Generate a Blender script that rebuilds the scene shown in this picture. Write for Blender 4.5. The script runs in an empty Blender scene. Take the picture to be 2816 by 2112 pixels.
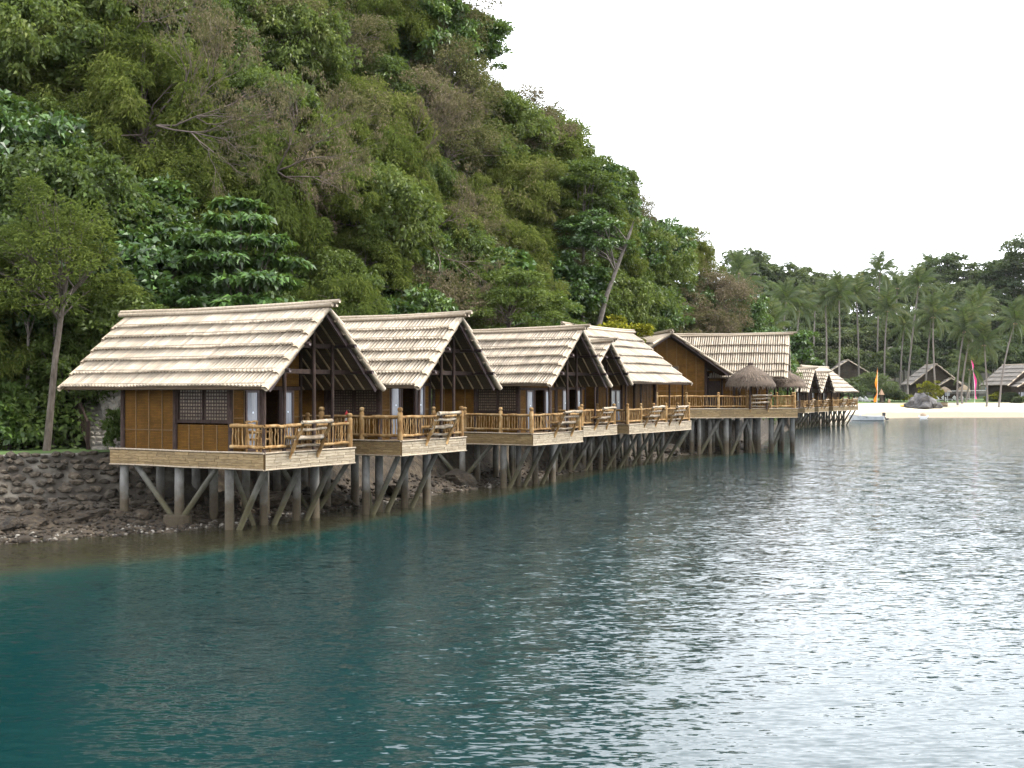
import bpy, math, random
import numpy as np
from mathutils import Matrix, Vector, noise as mnoise

# ---------------------------------------------------------------- camera, sky, sun, exposure
SC = bpy.context.scene
COL = SC.collection
F, U0, HZ, EYE = 3300.0, 1408.0, 1079.0, 4.4       # focal length and horizon row of the 2816 x 2112 photo, eye height over the water
cam = bpy.data.cameras.new('camera')
cam.sensor_width = 36.0
cam.lens = F / 2816 * 36
cam.shift_y = (HZ - 1056) / 2816
cam.clip_start, cam.clip_end = 0.5, 6000
camo = bpy.data.objects.new('camera', cam)
camo.location = (0, 0, EYE)
camo.rotation_euler = (math.radians(90), 0, 0)
COL.objects.link(camo)
SC.camera = camo

SUN_AZ, SUN_EL = (0.86, 0.06), math.radians(52)
world = bpy.data.worlds.new('World'); SC.world = world; world.use_nodes = True
wn = world.node_tree; wn.nodes.clear()
sky = wn.nodes.new('ShaderNodeTexSky'); sky.sky_type = 'NISHITA'; sky.sun_disc = False
sky.sun_elevation = SUN_EL; sky.sun_rotation = math.atan2(SUN_AZ[0], SUN_AZ[1])
mixc = wn.nodes.new('ShaderNodeMix'); mixc.data_type = 'RGBA'
mixc.inputs[0].default_value = 0.93                 # thin even cloud cover over the blue
mixc.inputs[7].default_value = (11.0, 11.3, 11.9, 1)
wn.links.new(sky.outputs[0], mixc.inputs[6])
bg = wn.nodes.new('ShaderNodeBackground'); bg.inputs[1].default_value = 0.10
wn.links.new(mixc.outputs[2], bg.inputs[0])
wo = wn.nodes.new('ShaderNodeOutputWorld'); wn.links.new(bg.outputs[0], wo.inputs[0])
sun = bpy.data.lights.new('sun', 'SUN'); sun.energy = 2.2; sun.angle = math.radians(12); sun.color = (1.0, 0.95, 0.87)
suno = bpy.data.objects.new('sun', sun)
_h = math.hypot(*SUN_AZ)
_s = Vector((SUN_AZ[0] / _h * math.cos(SUN_EL), SUN_AZ[1] / _h * math.cos(SUN_EL), math.sin(SUN_EL)))
suno.rotation_euler = (-_s).to_track_quat('-Z', 'Y').to_euler()
suno.location = (60, 0, 80)
COL.objects.link(suno)
vs = SC.view_settings
vs.view_transform = 'Standard'; vs.look = 'None'; vs.gamma = 1.0; vs.use_curve_mapping = False
vs.exposure = 1.95
SC.cycles.max_bounces = 7; SC.cycles.diffuse_bounces = 3; SC.cycles.glossy_bounces = 3
SC.cycles.transparent_max_bounces = 8; SC.cycles.use_denoising = True
SC.cycles.caustics_reflective = False; SC.cycles.caustics_refractive = False

R = np.random.RandomState(7)
rnd = random.Random(11)

def P(u, v, y):
    """photo pixel at depth y -> world point"""
    return Vector(((u - U0) / F * y, y, EYE + (HZ - v) / F * y))

def ip(x, xs, ys):
    return float(np.interp(x, xs, ys))

# ---------------------------------------------------------------- object helpers
def tag(o, label=None, cat=None, group=None, kind=None):
    if label: o['label'] = label
    if cat: o['category'] = cat
    if group: o['group'] = group
    if kind: o['kind'] = kind
    return o

def empty(name, loc, rz=0, label=None, cat=None, group=None):
    o = bpy.data.objects.new(name, None); COL.objects.link(o)
    o.location = loc; o.rotation_euler = (0, 0, rz); o.empty_display_size = 0.3
    return tag(o, label, cat, group)

def obj(name, me, parent=None, M=None):
    o = bpy.data.objects.new(name, me); COL.objects.link(o)
    if parent is not None: o.parent = parent
    if M is not None: o.matrix_basis = M
    return o

def mesh_np(name, V, Fq, mat, smooth=False, tris=False):
    """fast mesh from arrays; Fq (n,4) or (n,3)"""
    me = bpy.data.meshes.new(name)
    V = np.asarray(V, np.float32); Fq = np.asarray(Fq, np.int32)
    k = Fq.shape[1]
    me.vertices.add(len(V)); me.vertices.foreach_set('co', V.ravel())
    me.loops.add(Fq.size); me.loops.foreach_set('vertex_index', Fq.ravel())
    me.polygons.add(len(Fq)); me.polygons.foreach_set('loop_start', np.arange(0, Fq.size, k, dtype=np.int32))
    if smooth: me.polygons.foreach_set('use_smooth', np.ones(len(Fq), bool))
    me.update(calc_edges=True); me.validate()
    if mat: me.materials.append(mat)
    return me

class MB:
    """collects boxes, bars, tubes; build() links them as one mesh object"""
    def __init__(s, M=None): s.v = []; s.f = []; s.M = M
    def add(s, vs, fs):
        o = len(s.v)
        if s.M is not None: vs = [tuple(s.M @ Vector(p)) for p in vs]
        s.v += [tuple(p) for p in vs]; s.f += [tuple(i + o for i in f) for f in fs]; return s
    BF = [(0, 3, 2, 1), (4, 5, 6, 7), (0, 1, 5, 4), (1, 2, 6, 5), (2, 3, 7, 6), (3, 0, 4, 7)]
    def box(s, x0, x1, y0, y1, z0, z1):
        return s.add([(x0, y0, z0), (x1, y0, z0), (x1, y1, z0), (x0, y1, z0), (x0, y0, z1), (x1, y0, z1), (x1, y1, z1), (x0, y1, z1)], s.BF)
    def bar(s, p0, p1, w, h, up=(0, 0, 1)):
        p0, p1 = Vector(p0), Vector(p1); d = (p1 - p0).normalized(); a = d.cross(Vector(up))
        if a.length < 1e-4: a = d.cross(Vector((0, 1, 0)))
        a.normalize(); b = a.cross(d); a *= w / 2; b *= h / 2
        return s.add([p0 - a - b, p0 + a - b, p0 + a + b, p0 - a + b, p1 - a - b, p1 + a - b, p1 + a + b, p1 - a + b], s.BF)
    def tube(s, pts, r, n=7, caps=True):
        pts = [Vector(p) for p in pts]; m = len(pts)
        rs = r if isinstance(r, (list, tuple)) else [r] * m
        vs, fs = [], []
        for i, p in enumerate(pts):
            d = (pts[min(i + 1, m - 1)] - pts[max(i - 1, 0)]).normalized()
            ref = Vector((0, 0, 1)) if abs(d.z) < 0.9 else Vector((1, 0, 0))
            a = d.cross(ref).normalized(); b = d.cross(a)
            for k in range(n):
                t = 2 * math.pi * k / n
                vs.append(p + (a * math.cos(t) + b * math.sin(t)) * rs[i])
        for i in range(m - 1):
            for k in range(n):
                k2 = (k + 1) % n
                fs.append((i * n + k, i * n + k2, (i + 1) * n + k2, (i + 1) * n + k))
        if caps:
            fs.append(tuple(range(n))[::-1] if False else tuple(range(n))); fs.append(tuple(range((m - 1) * n, m * n))[::-1])
        return s.add(vs, fs)
    def lathe(s, prof, n=16, c=(0, 0, 0), jit=0.0):
        vs, fs = [], []
        for (r, z) in prof:
            for k in range(n):
                t = 2 * math.pi * k / n; q = r * (1 + rnd.uniform(-jit, jit))
                vs.append((c[0] + q * math.cos(t), c[1] + q * math.sin(t), c[2] + z))
        for i in range(len(prof) - 1):
            for k in range(n):
                k2 = (k + 1) % n
                fs.append((i * n + k, i * n + k2, (i + 1) * n + k2, (i + 1) * n + k))
        return s.add(vs, fs)
    def prism(s, poly, d):
        """polygon (list of 3-D points) extruded by vector d"""
        n = len(poly); d = Vector(d); a = [Vector(p) for p in poly]; b = [p + d for p in a]
        return s.add(a + b, [tuple(range(n))[::-1], tuple(range(n, 2 * n))] + [(i, (i + 1) % n, n + (i + 1) % n, n + i) for i in range(n)])
    def mesh(s, name, mat, smooth=False):
        me = bpy.data.meshes.new(name); me.from_pydata(s.v, [], s.f); me.update()
        if smooth: me.polygons.foreach_set('use_smooth', np.ones(len(me.polygons), bool))
        if mat: me.materials.append(mat)
        return me
    def build(s, name, mat, parent=None, smooth=False, kind=None):
        return tag(obj(name, s.mesh(name, mat, smooth), parent), kind=kind)

# ---------------------------------------------------------------- materials
K = 0.68                                             # reflectances for a photograph exposed for the shade
def dim(c, k=None): return tuple(x * (K if k is None else k) for x in c)
def new_mat(name):
    m = bpy.data.materials.new(name); m.use_nodes = True
    nt = m.node_tree; nt.nodes.clear()
    out = nt.nodes.new('ShaderNodeOutputMaterial')
    return m, nt, out

class NT:
    def __init__(s, nt): s.nt = nt
    def n(s, t, **kw):
        k = s.nt.nodes.new('ShaderNode' + t)
        for a, b in kw.items(): setattr(k, a, b)
        return k
    def l(s, a, b): s.nt.links.new(a, b)
    def math(s, op, a, b=None, c=None):
        k = s.n('Math', operation=op)
        for i, x in enumerate((a, b, c)):
            if x is None: continue
            if hasattr(x, 'links'): s.l(x, k.inputs[i])
            else: k.inputs[i].default_value = x
        return k.outputs[0]
    def mix(s, f, a, b, blend='MIX'):
        k = s.n('Mix', data_type='RGBA', blend_type=blend)
        for i, x in ((0, f), (6, a), (7, b)):
            if hasattr(x, 'links'): s.l(x, k.inputs[i])
            else: k.inputs[i].default_value = x if i == 0 else (*x, 1)
        return k.outputs[2]
    def ramp(s, f, stops):
        k = s.n('ValToRGB'); e = k.color_ramp.elements
        while len(e) < len(stops): e.new(0.5)
        for q, (p, c) in zip(e, stops):
            q.position = p; q.color = (*c, 1)
        s.l(f, k.inputs[0]); return k.outputs[0]
    def noise(s, vec, scale, detail=3, rough=0.55, dist=0.0):
        k = s.n('TexNoise'); k.inputs['Scale'].default_value = scale; k.inputs['Detail'].default_value = detail
        k.inputs['Roughness'].default_value = rough; k.inputs['Distortion'].default_value = dist
        if vec is not None: s.l(vec, k.inputs['Vector'])
        return k.outputs['Fac']
    def rand(s):
        """one number per piece: island and object together"""
        g = s.n('NewGeometry'); o = s.n('ObjectInfo')
        return s.math('FRACT', s.math('ADD', g.outputs['Random Per Island'], o.outputs['Random']))
    def coord(s, kind='Object', sc=(1, 1, 1), shift=None):
        c = s.n('TexCoord'); v = c.outputs[kind]
        if kind == 'World':
            pass
        m = s.n('Mapping'); m.inputs['Scale'].default_value = sc; s.l(v, m.inputs['Vector']); v = m.outputs[0]
        if shift is not None:
            a = s.n('VectorMath', operation='ADD'); s.l(v, a.inputs[0])
            c2 = s.n('CombineXYZ'); q = s.math('MULTIPLY', shift, 57.0)
            for i in range(3): s.l(q, c2.inputs[i])
            s.l(c2.outputs[0], a.inputs[1]); v = a.outputs[0]
        return v
    def wpos(s, sc=(1, 1, 1)):
        g = s.n('NewGeometry'); m = s.n('Mapping'); m.inputs['Scale'].default_value = sc
        s.l(g.outputs['Position'], m.inputs['Vector']); return m.outputs[0]
    def bump(s, h, dist, strength=1.0):
        b = s.n('Bump'); b.inputs['Distance'].default_value = dist; b.inputs['Strength'].default_value = strength
        s.l(h, b.inputs['Height']); return b.outputs[0]

def stuff_mat(name, cols, scale=4, stretch=(1, 1, 1), rough=0.75, bump=0.01, var=0.35, detail=5, spec=0.3, stain=None):
    """general weathered surface: colours along noise, brightness shift for each piece, fine relief"""
    m, nt, out = new_mat(name); N = NT(nt)
    cols = [dim(c) for c in cols]
    if stain: stain = (stain[0], stain[1], [dim(c) for c in stain[2]])
    r = N.rand(); v = N.coord('Object', stretch, r)
    f = N.noise(v, scale, detail, 0.6)
    k = len(cols)
    c = N.ramp(f, [(0.28 + 0.44 * i / max(1, k - 1), cols[i]) for i in range(k)])
    val = N.math('MULTIPLY_ADD', r, 2 * var, 1 - var)
    hs = N.n('HueSaturation'); N.l(val, hs.inputs['Value']); N.l(c, hs.inputs['Color']); c = hs.outputs[0]
    if stain:
        z0, z1, sc = stain
        g = N.n('NewGeometry'); sp = N.n('SeparateXYZ'); N.l(g.outputs['Position'], sp.inputs[0])
        nz = N.noise(g.outputs['Position'], 1.7, 4)
        zz = N.math('ADD', sp.outputs[2], N.math('MULTIPLY_ADD', nz, 1.6, -0.8))
        mr = N.n('MapRange'); mr.interpolation_type = 'SMOOTHSTEP'; N.l(zz, mr.inputs[0])
        mr.inputs[1].default_value = z0; mr.inputs[2].default_value = z1
        alg = N.mix(N.noise(g.outputs['Position'], 9, 4), sc[0], sc[1])
        c = N.mix(mr.outputs[0], alg, c)
    b = N.n('BsdfPrincipled'); N.l(c, b.inputs['Base Color'])
    b.inputs['Roughness'].default_value = rough; b.inputs['Specular IOR Level'].default_value = spec
    if bump: N.l(N.bump(f, bump), b.inputs['Normal'])
    N.l(b.outputs[0], out.inputs[0]); return m

def weave_mat(name, c1, c2, mortar, bw, bh, rough=0.7, axis='x'):
    """flattened-bamboo matting: short interlocked slats"""
    m, nt, out = new_mat(name); N = NT(nt)
    c1, c2, mortar = dim(c1), dim(c2), dim(mortar)
    r = N.rand(); v = N.coord('Object')
    sp = N.n('SeparateXYZ'); N.l(v, sp.inputs[0]); cb = N.n('CombineXYZ')
    N.l(N.math('ADD', sp.outputs[0], sp.outputs[1]), cb.inputs[0]); N.l(sp.outputs[2], cb.inputs[1])
    vec = cb.outputs[0]
    br = N.n('TexBrick'); N.l(vec, br.inputs['Vector'])
    br.inputs['Color1'].default_value = (*c1, 1); br.inputs['Color2'].default_value = (*c2, 1); br.inputs['Mortar'].default_value = (*mortar, 1)
    br.inputs['Scale'].default_value = 1.0; br.inputs['Mortar Size'].default_value = 0.006; br.inputs['Mortar Smooth'].default_value = 0.6
    br.inputs['Brick Width'].default_value = bw; br.inputs['Row Height'].default_value = bh; br.offset = 0.5
    st = N.noise(N.coord('Object', (3, 3, 22), r), 2.5, 5, 0.65)
    blot = N.noise(N.coord('Object', (1, 1, 1), r), 2.2, 3)
    c = N.mix(N.math('MULTIPLY', st, 0.75), br.outputs['Color'], tuple(x * 0.45 for x in c1))
    hs = N.n('HueSaturation'); N.l(N.math('MULTIPLY_ADD', blot, 1.3, 0.35), hs.inputs['Value']); N.l(c, hs.inputs['Color'])
    b = N.n('BsdfPrincipled'); N.l(hs.outputs[0], b.inputs['Base Color']); b.inputs['Roughness'].default_value = rough; b.inputs['Specular IOR Level'].default_value = 0.06
    N.l(N.bump(N.math('ADD', br.outputs['Fac'], N.math('MULTIPLY', st, -0.7)), 0.008, 0.7), b.inputs['Normal'])
    N.l(b.outputs[0], out.inputs[0]); return m

def leaf_mat(name, stops, transl=0.35, gloss=0.0, var=0.5):
    """foliage: hue differs from tree to tree and leaf to leaf"""
    m, nt, out = new_mat(name); N = NT(nt)
    stops = [(p, dim(c)) for p, c in stops]
    o = N.n('ObjectInfo'); g = N.n('NewGeometry')
    nz = N.noise(g.outputs['Position'], 0.45, 2)
    t = N.math('ADD', N.math('MULTIPLY', o.outputs['Random'], 0.45), N.math('ADD', N.math('MULTIPLY', g.outputs['Random Per Island'], 0.32), N.math('MULTIPLY_ADD', nz, 0.9, -0.33)))
    c = N.ramp(t, stops)
    hs = N.n('HueSaturation'); N.l(N.math('MULTIPLY_ADD', g.outputs['Random Per Island'], var * 1.4, 1 - var * 0.7), hs.inputs['Value']); N.l(c, hs.inputs['Color'])
    d = N.n('BsdfDiffuse'); N.l(hs.outputs[0], d.inputs[0])
    tr = N.n('BsdfTranslucent'); N.l(N.mix(0.5, hs.outputs[0], dim((0.16, 0.22, 0.03))), tr.inputs[0])
    mx = N.n('MixShader'); mx.inputs[0].default_value = transl; N.l(d.outputs[0], mx.inputs[1]); N.l(tr.outputs[0], mx.inputs[2])
    res = mx.outputs[0]
    if gloss:
        gl = N.n('BsdfGlossy'); gl.inputs['Roughness'].default_value = 0.42; gl.inputs[0].default_value = (1, 1, 1, 1)
        m2 = N.n('MixShader'); m2.inputs[0].default_value = gloss; N.l(res, m2.inputs[1]); N.l(gl.outputs[0], m2.inputs[2]); res = m2.outputs[0]
    N.l(res, out.inputs[0]); return m

M_TILE = stuff_mat('weathered_split_bamboo', [(0.28, 0.222, 0.155), (0.37, 0.306, 0.228), (0.45, 0.388, 0.305)], 1.1, (1, 1, 1), 0.62, 0, 0.26, spec=0.4)
M_POLE = stuff_mat('pale_bamboo_pole', [(0.23, 0.17, 0.11), (0.36, 0.29, 0.205), (0.45, 0.38, 0.29)], 3, (4, 4, 4), 0.55, 0.005, 0.14, spec=0.4)
M_AMAK = weave_mat('amakan_wall_matting', (0.160, 0.078, 0.015), (0.108, 0.052, 0.010), (0.03, 0.014, 0.004), 0.30, 0.055)
M_STRIP = stuff_mat('flattened_bamboo_strip', [(0.11, 0.068, 0.026), (0.23, 0.158, 0.072), (0.33, 0.245, 0.13)], 2.2, (1.6, 1.6, 16), 0.7, 0.004, 0.2)
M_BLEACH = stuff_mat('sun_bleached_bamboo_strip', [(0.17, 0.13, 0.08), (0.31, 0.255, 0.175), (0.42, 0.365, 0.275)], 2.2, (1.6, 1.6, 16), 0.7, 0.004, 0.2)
M_FAR_FASCIA = weave_mat('flattened_bamboo_fascia', (0.26, 0.195, 0.11), (0.19, 0.14, 0.075), (0.06, 0.042, 0.022), 0.55, 0.10)
M_BATTEN = stuff_mat('bamboo_batten', [(0.10, 0.055, 0.016), (0.15, 0.088, 0.03)], 5, (1, 1, 3), 0.7, 0.002, 0.2)
M_DARK = stuff_mat('dark_stained_timber', [(0.020, 0.013, 0.011), (0.042, 0.028, 0.023), (0.065, 0.045, 0.037)], 3, (6, 6, 1.5), 0.8, 0.006, 0.25, spec=0.08)
M_BARGE = stuff_mat('purple_brown_bargeboard', [(0.04, 0.024, 0.023), (0.08, 0.052, 0.05)], 3, (5, 2, 5), 0.6, 0.004, 0.2)
M_LOG = stuff_mat('peeled_driftwood_log', [(0.12, 0.055, 0.018), (0.27, 0.16, 0.062), (0.42, 0.31, 0.17)], 2.6, (2, 2, 1.2), 0.75, 0.012, 0.3, spec=0.12)
M_BENCH = stuff_mat('bleached_bench_log', [(0.15, 0.10, 0.055), (0.30, 0.235, 0.16), (0.47, 0.42, 0.345)], 2.6, (2, 2, 2), 0.75, 0.012, 0.2)
M_FLOOR = stuff_mat('deck_planking', [(0.10, 0.06, 0.03), (0.18, 0.12, 0.062)], 2, (1, 8, 1), 0.75, 0.006, 0.15)
M_CONC = stuff_mat('concrete_stilt', [(0.11, 0.105, 0.096), (0.21, 0.205, 0.192), (0.31, 0.305, 0.29)], 2.4, (1, 1, 0.6), 0.85, 0.012, 0.12, stain=(0.5, 1.75, ((0.03, 0.022, 0.014), (0.085, 0.065, 0.036))))
M_BRACE = stuff_mat('mossy_brace_log', [(0.08, 0.077, 0.068), (0.15, 0.146, 0.132), (0.23, 0.224, 0.205)], 2.4, (1, 1, 1), 0.85, 0.012, 0.15, stain=(0.5, 2.1, ((0.035, 0.026, 0.016), (0.075, 0.07, 0.03))))
M_SHEET = stuff_mat('roof_underlay', [(0.055, 0.036, 0.02), (0.11, 0.075, 0.042)], 3, (9, 1, 9), 0.8, 0.004, 0.1)
M_RAFT = stuff_mat('bamboo_rafter', [(0.17, 0.11, 0.055), (0.32, 0.23, 0.12)], 3, (3, 3, 3), 0.7, 0.004, 0.25)
M_GLASS = stuff_mat('curtained_glass', [(0.17, 0.185, 0.215), (0.27, 0.285, 0.315)], 2, (9, 9, 0.5), 0.12, 0, 0.08, spec=0.6)
M_DOOR = stuff_mat('red_brown_door', [(0.08, 0.03, 0.015), (0.13, 0.05, 0.024)], 3, (8, 8, 1), 0.5, 0.002, 0.1)
M_STICK = stuff_mat('white_round_sticker', [(0.62, 0.72, 0.85), (0.66, 0.76, 0.88)], 3, rough=0.4, bump=0, var=0)
M_LATT = stuff_mat('shell_pane', [(0.07, 0.05, 0.028), (0.13, 0.095, 0.055)], 6, rough=0.4, bump=0, var=0.35)
M_THATCH = stuff_mat('grey_nipa_thatch', [(0.055, 0.037, 0.026), (0.115, 0.085, 0.062), (0.175, 0.135, 0.10)], 5, (5, 5, 0.8), 0.9, 0.012, 0.4)
M_THATCH2 = stuff_mat('straw_thatch', [(0.20, 0.15, 0.10), (0.34, 0.27, 0.19)], 5, (5, 5, 0.8), 0.9, 0.012, 0.35)
M_ROCK = stuff_mat('dark_tidal_rock', [(0.007, 0.005, 0.004), (0.024, 0.017, 0.010), (0.048, 0.035, 0.021), (0.09, 0.072, 0.05)], 2.4, (1, 1, 1), 0.9, 0.16, 0.35, detail=8)
M_STONE = stuff_mat('seawall_stone', [(0.025, 0.019, 0.014), (0.06, 0.047, 0.032), (0.115, 0.097, 0.073)], 3, (1, 1, 1), 0.9, 0.03, 0.5, detail=7)
M_WHITESTONE = stuff_mat('pale_limestone', [(0.10, 0.087, 0.07), (0.19, 0.172, 0.145), (0.30, 0.28, 0.25)], 4, (1, 1, 1), 0.9, 0.03, 0.3, detail=7)
M_GREYROCK = stuff_mat('grey_outcrop_rock', [(0.03, 0.027, 0.027), (0.085, 0.08, 0.08), (0.19, 0.18, 0.173)], 0.8, (1, 1, 2), 0.9, 0.15, 0.2, detail=8)
M_SOIL = stuff_mat('forest_floor', [(0.018, 0.020, 0.010), (0.035, 0.036, 0.016), (0.06, 0.048, 0.026)], 0.5, (1, 1, 1), 0.95, 0.2, 0.1, detail=7)
M_GRASS = stuff_mat('mown_grass', [(0.045, 0.085, 0.018), (0.075, 0.13, 0.03), (0.11, 0.15, 0.045)], 1.4, (1, 1, 1), 0.95, 0.03, 0.1, detail=8)
M_PATH = stuff_mat('grey_gravel_path', [(0.16, 0.14, 0.12), (0.28, 0.25, 0.22)], 5, (1, 1, 1), 0.95, 0.02, 0.1, detail=8)
M_BARK = stuff_mat('grey_brown_bark', [(0.045, 0.035, 0.027), (0.09, 0.073, 0.057), (0.14, 0.12, 0.10)], 3, (3, 3, 1), 0.9, 0.02, 0.25)
M_PALEBARK = stuff_mat('pale_bark', [(0.09, 0.075, 0.06), (0.16, 0.137, 0.115), (0.22, 0.195, 0.17)], 2, (2, 2, 1.5), 0.9, 0.03, 0.2)
M_TWIG = stuff_mat('dry_twig', [(0.10, 0.075, 0.06), (0.19, 0.152, 0.128)], 3, (1, 1, 1), 0.9, 0, 0.3)
M_PALMBARK = stuff_mat('palm_trunk_bark', [(0.13, 0.11, 0.095), (0.22, 0.195, 0.175)], 2, (1, 1, 5), 0.9, 0.03, 0.2)
M_WHITE = stuff_mat('white_paint', [(0.62, 0.62, 0.61), (0.76, 0.76, 0.75)], 2, rough=0.5, bump=0, var=0.05)
M_BLACK = stuff_mat('black_plastic', [(0.012, 0.012, 0.013), (0.03, 0.03, 0.032)], 3, rough=0.4, bump=0, var=0.1)
M_HULL = stuff_mat('white_blue_grey_hull', [(0.42, 0.46, 0.50), (0.58, 0.61, 0.63)], 2, rough=0.35, bump=0, var=0.05)
M_ORANGE = stuff_mat('orange_cloth', [(0.85, 0.25, 0.012), (0.95, 0.34, 0.03)], 2, rough=0.8, bump=0, var=0.03)
M_PINK = stuff_mat('magenta_cloth', [(0.75, 0.035, 0.22), (0.88, 0.07, 0.32)], 2, rough=0.8, bump=0, var=0.03)
M_YELLOW = stuff_mat('yellow_plastic', [(0.75, 0.36, 0.02), (0.85, 0.45, 0.04)], 2, rough=0.4, bump=0, var=0.05)
M_RED = stuff_mat('red_enamel', [(0.45, 0.012, 0.012), (0.55, 0.02, 0.02)], 3, rough=0.3, bump=0, var=0.05)
M_BLUE = stuff_mat('teal_painted_post', [(0.05, 0.20, 0.26), (0.09, 0.27, 0.33)], 3, rough=0.5, bump=0, var=0.05)
M_NET = stuff_mat('pale_net_tape', [(0.30, 0.31, 0.30), (0.42, 0.43, 0.42)], 3, rough=0.8, bump=0, var=0.05)
M_LANTERN = stuff_mat('orange_stone_lantern', [(0.30, 0.19, 0.12), (0.42, 0.28, 0.18)], 3, rough=0.85, bump=0.01, var=0.1)

L_FEATHER = leaf_mat('feathery_leaf', [(0.0, (0.053, 0.077, 0.024)), (0.35, (0.087, 0.114, 0.029)), (0.62, (0.121, 0.148, 0.034)), (0.85, (0.156, 0.161, 0.053)), (1.0, (0.185, 0.148, 0.082))], 0.42, var=0.35)
L_BROAD = leaf_mat('glossy_broad_leaf', [(0.0, (0.026, 0.066, 0.016)), (0.4, (0.050, 0.114, 0.020)), (0.75, (0.086, 0.162, 0.025)), (1.0, (0.156, 0.216, 0.036))], 0.28, 0.035)
L_MID = leaf_mat('mixed_green_leaf', [(0.0, (0.048, 0.077, 0.020)), (0.35, (0.073, 0.112, 0.025)), (0.7, (0.106, 0.148, 0.030)), (1.0, (0.172, 0.191, 0.053))], 0.40, 0.010, var=0.35)
L_DRY = leaf_mat('dry_pink_brown_leaf', [(0.0, (0.088, 0.100, 0.035)), (0.45, (0.119, 0.110, 0.053)), (0.75, (0.156, 0.122, 0.083)), (1.0, (0.200, 0.147, 0.112))], 0.3, var=0.35)
L_FAR = leaf_mat('far_wood_leaf', [(0.0, (0.030, 0.053, 0.027)), (0.4, (0.058, 0.087, 0.038)), (0.75, (0.098, 0.123, 0.051)), (1.0, (0.153, 0.162, 0.085))], 0.3, 0.012)
L_PALM = leaf_mat('palm_leaflet', [(0.0, (0.036, 0.062, 0.020)), (0.5, (0.066, 0.098, 0.030)), (0.85, (0.11, 0.13, 0.045)), (1.0, (0.19, 0.16, 0.05))], 0.3, 0.02)
L_YELLOW = leaf_mat('yellow_green_leaf', [(0.0, (0.10, 0.12, 0.02)), (0.5, (0.20, 0.21, 0.025)), (1.0, (0.33, 0.29, 0.03))], 0.3)
L_UNDER = leaf_mat('undergrowth_leaf', [(0.0, (0.036, 0.065, 0.018)), (0.4, (0.058, 0.098, 0.023)), (0.8, (0.086, 0.127, 0.031)), (1.0, (0.130, 0.143, 0.058))], 0.35, 0.008, var=0.35)

def sand_mat():
    m, nt, out = new_mat('white_coral_sand'); N = NT(nt)
    g = N.n('NewGeometry'); sp = N.n('SeparateXYZ'); N.l(g.outputs['Position'], sp.inputs[0])
    f = N.noise(g.outputs['Position'], 0.5, 6)
    z = N.math('ADD', sp.outputs[2], N.math('MULTIPLY_ADD', f, 0.5, -0.25))
    mr = N.n('MapRange'); N.l(z, mr.inputs[0]); mr.inputs[1].default_value = 0.75; mr.inputs[2].default_value = 1.15
    wet = N.mix(N.noise(g.outputs['Position'], 2.5, 5), dim((0.19, 0.145, 0.095)), dim((0.31, 0.25, 0.175)))
    dry = N.mix(f, dim((0.50, 0.42, 0.28)), dim((0.62, 0.54, 0.39)))
    b = N.n('BsdfPrincipled'); N.l(N.mix(mr.outputs[0], wet, dry), b.inputs['Base Color']); b.inputs['Roughness'].default_value = 0.9
    N.l(N.bump(f, 0.06), b.inputs['Normal']); N.l(b.outputs[0], out.inputs[0]); return m
M_SAND = sand_mat()

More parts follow.
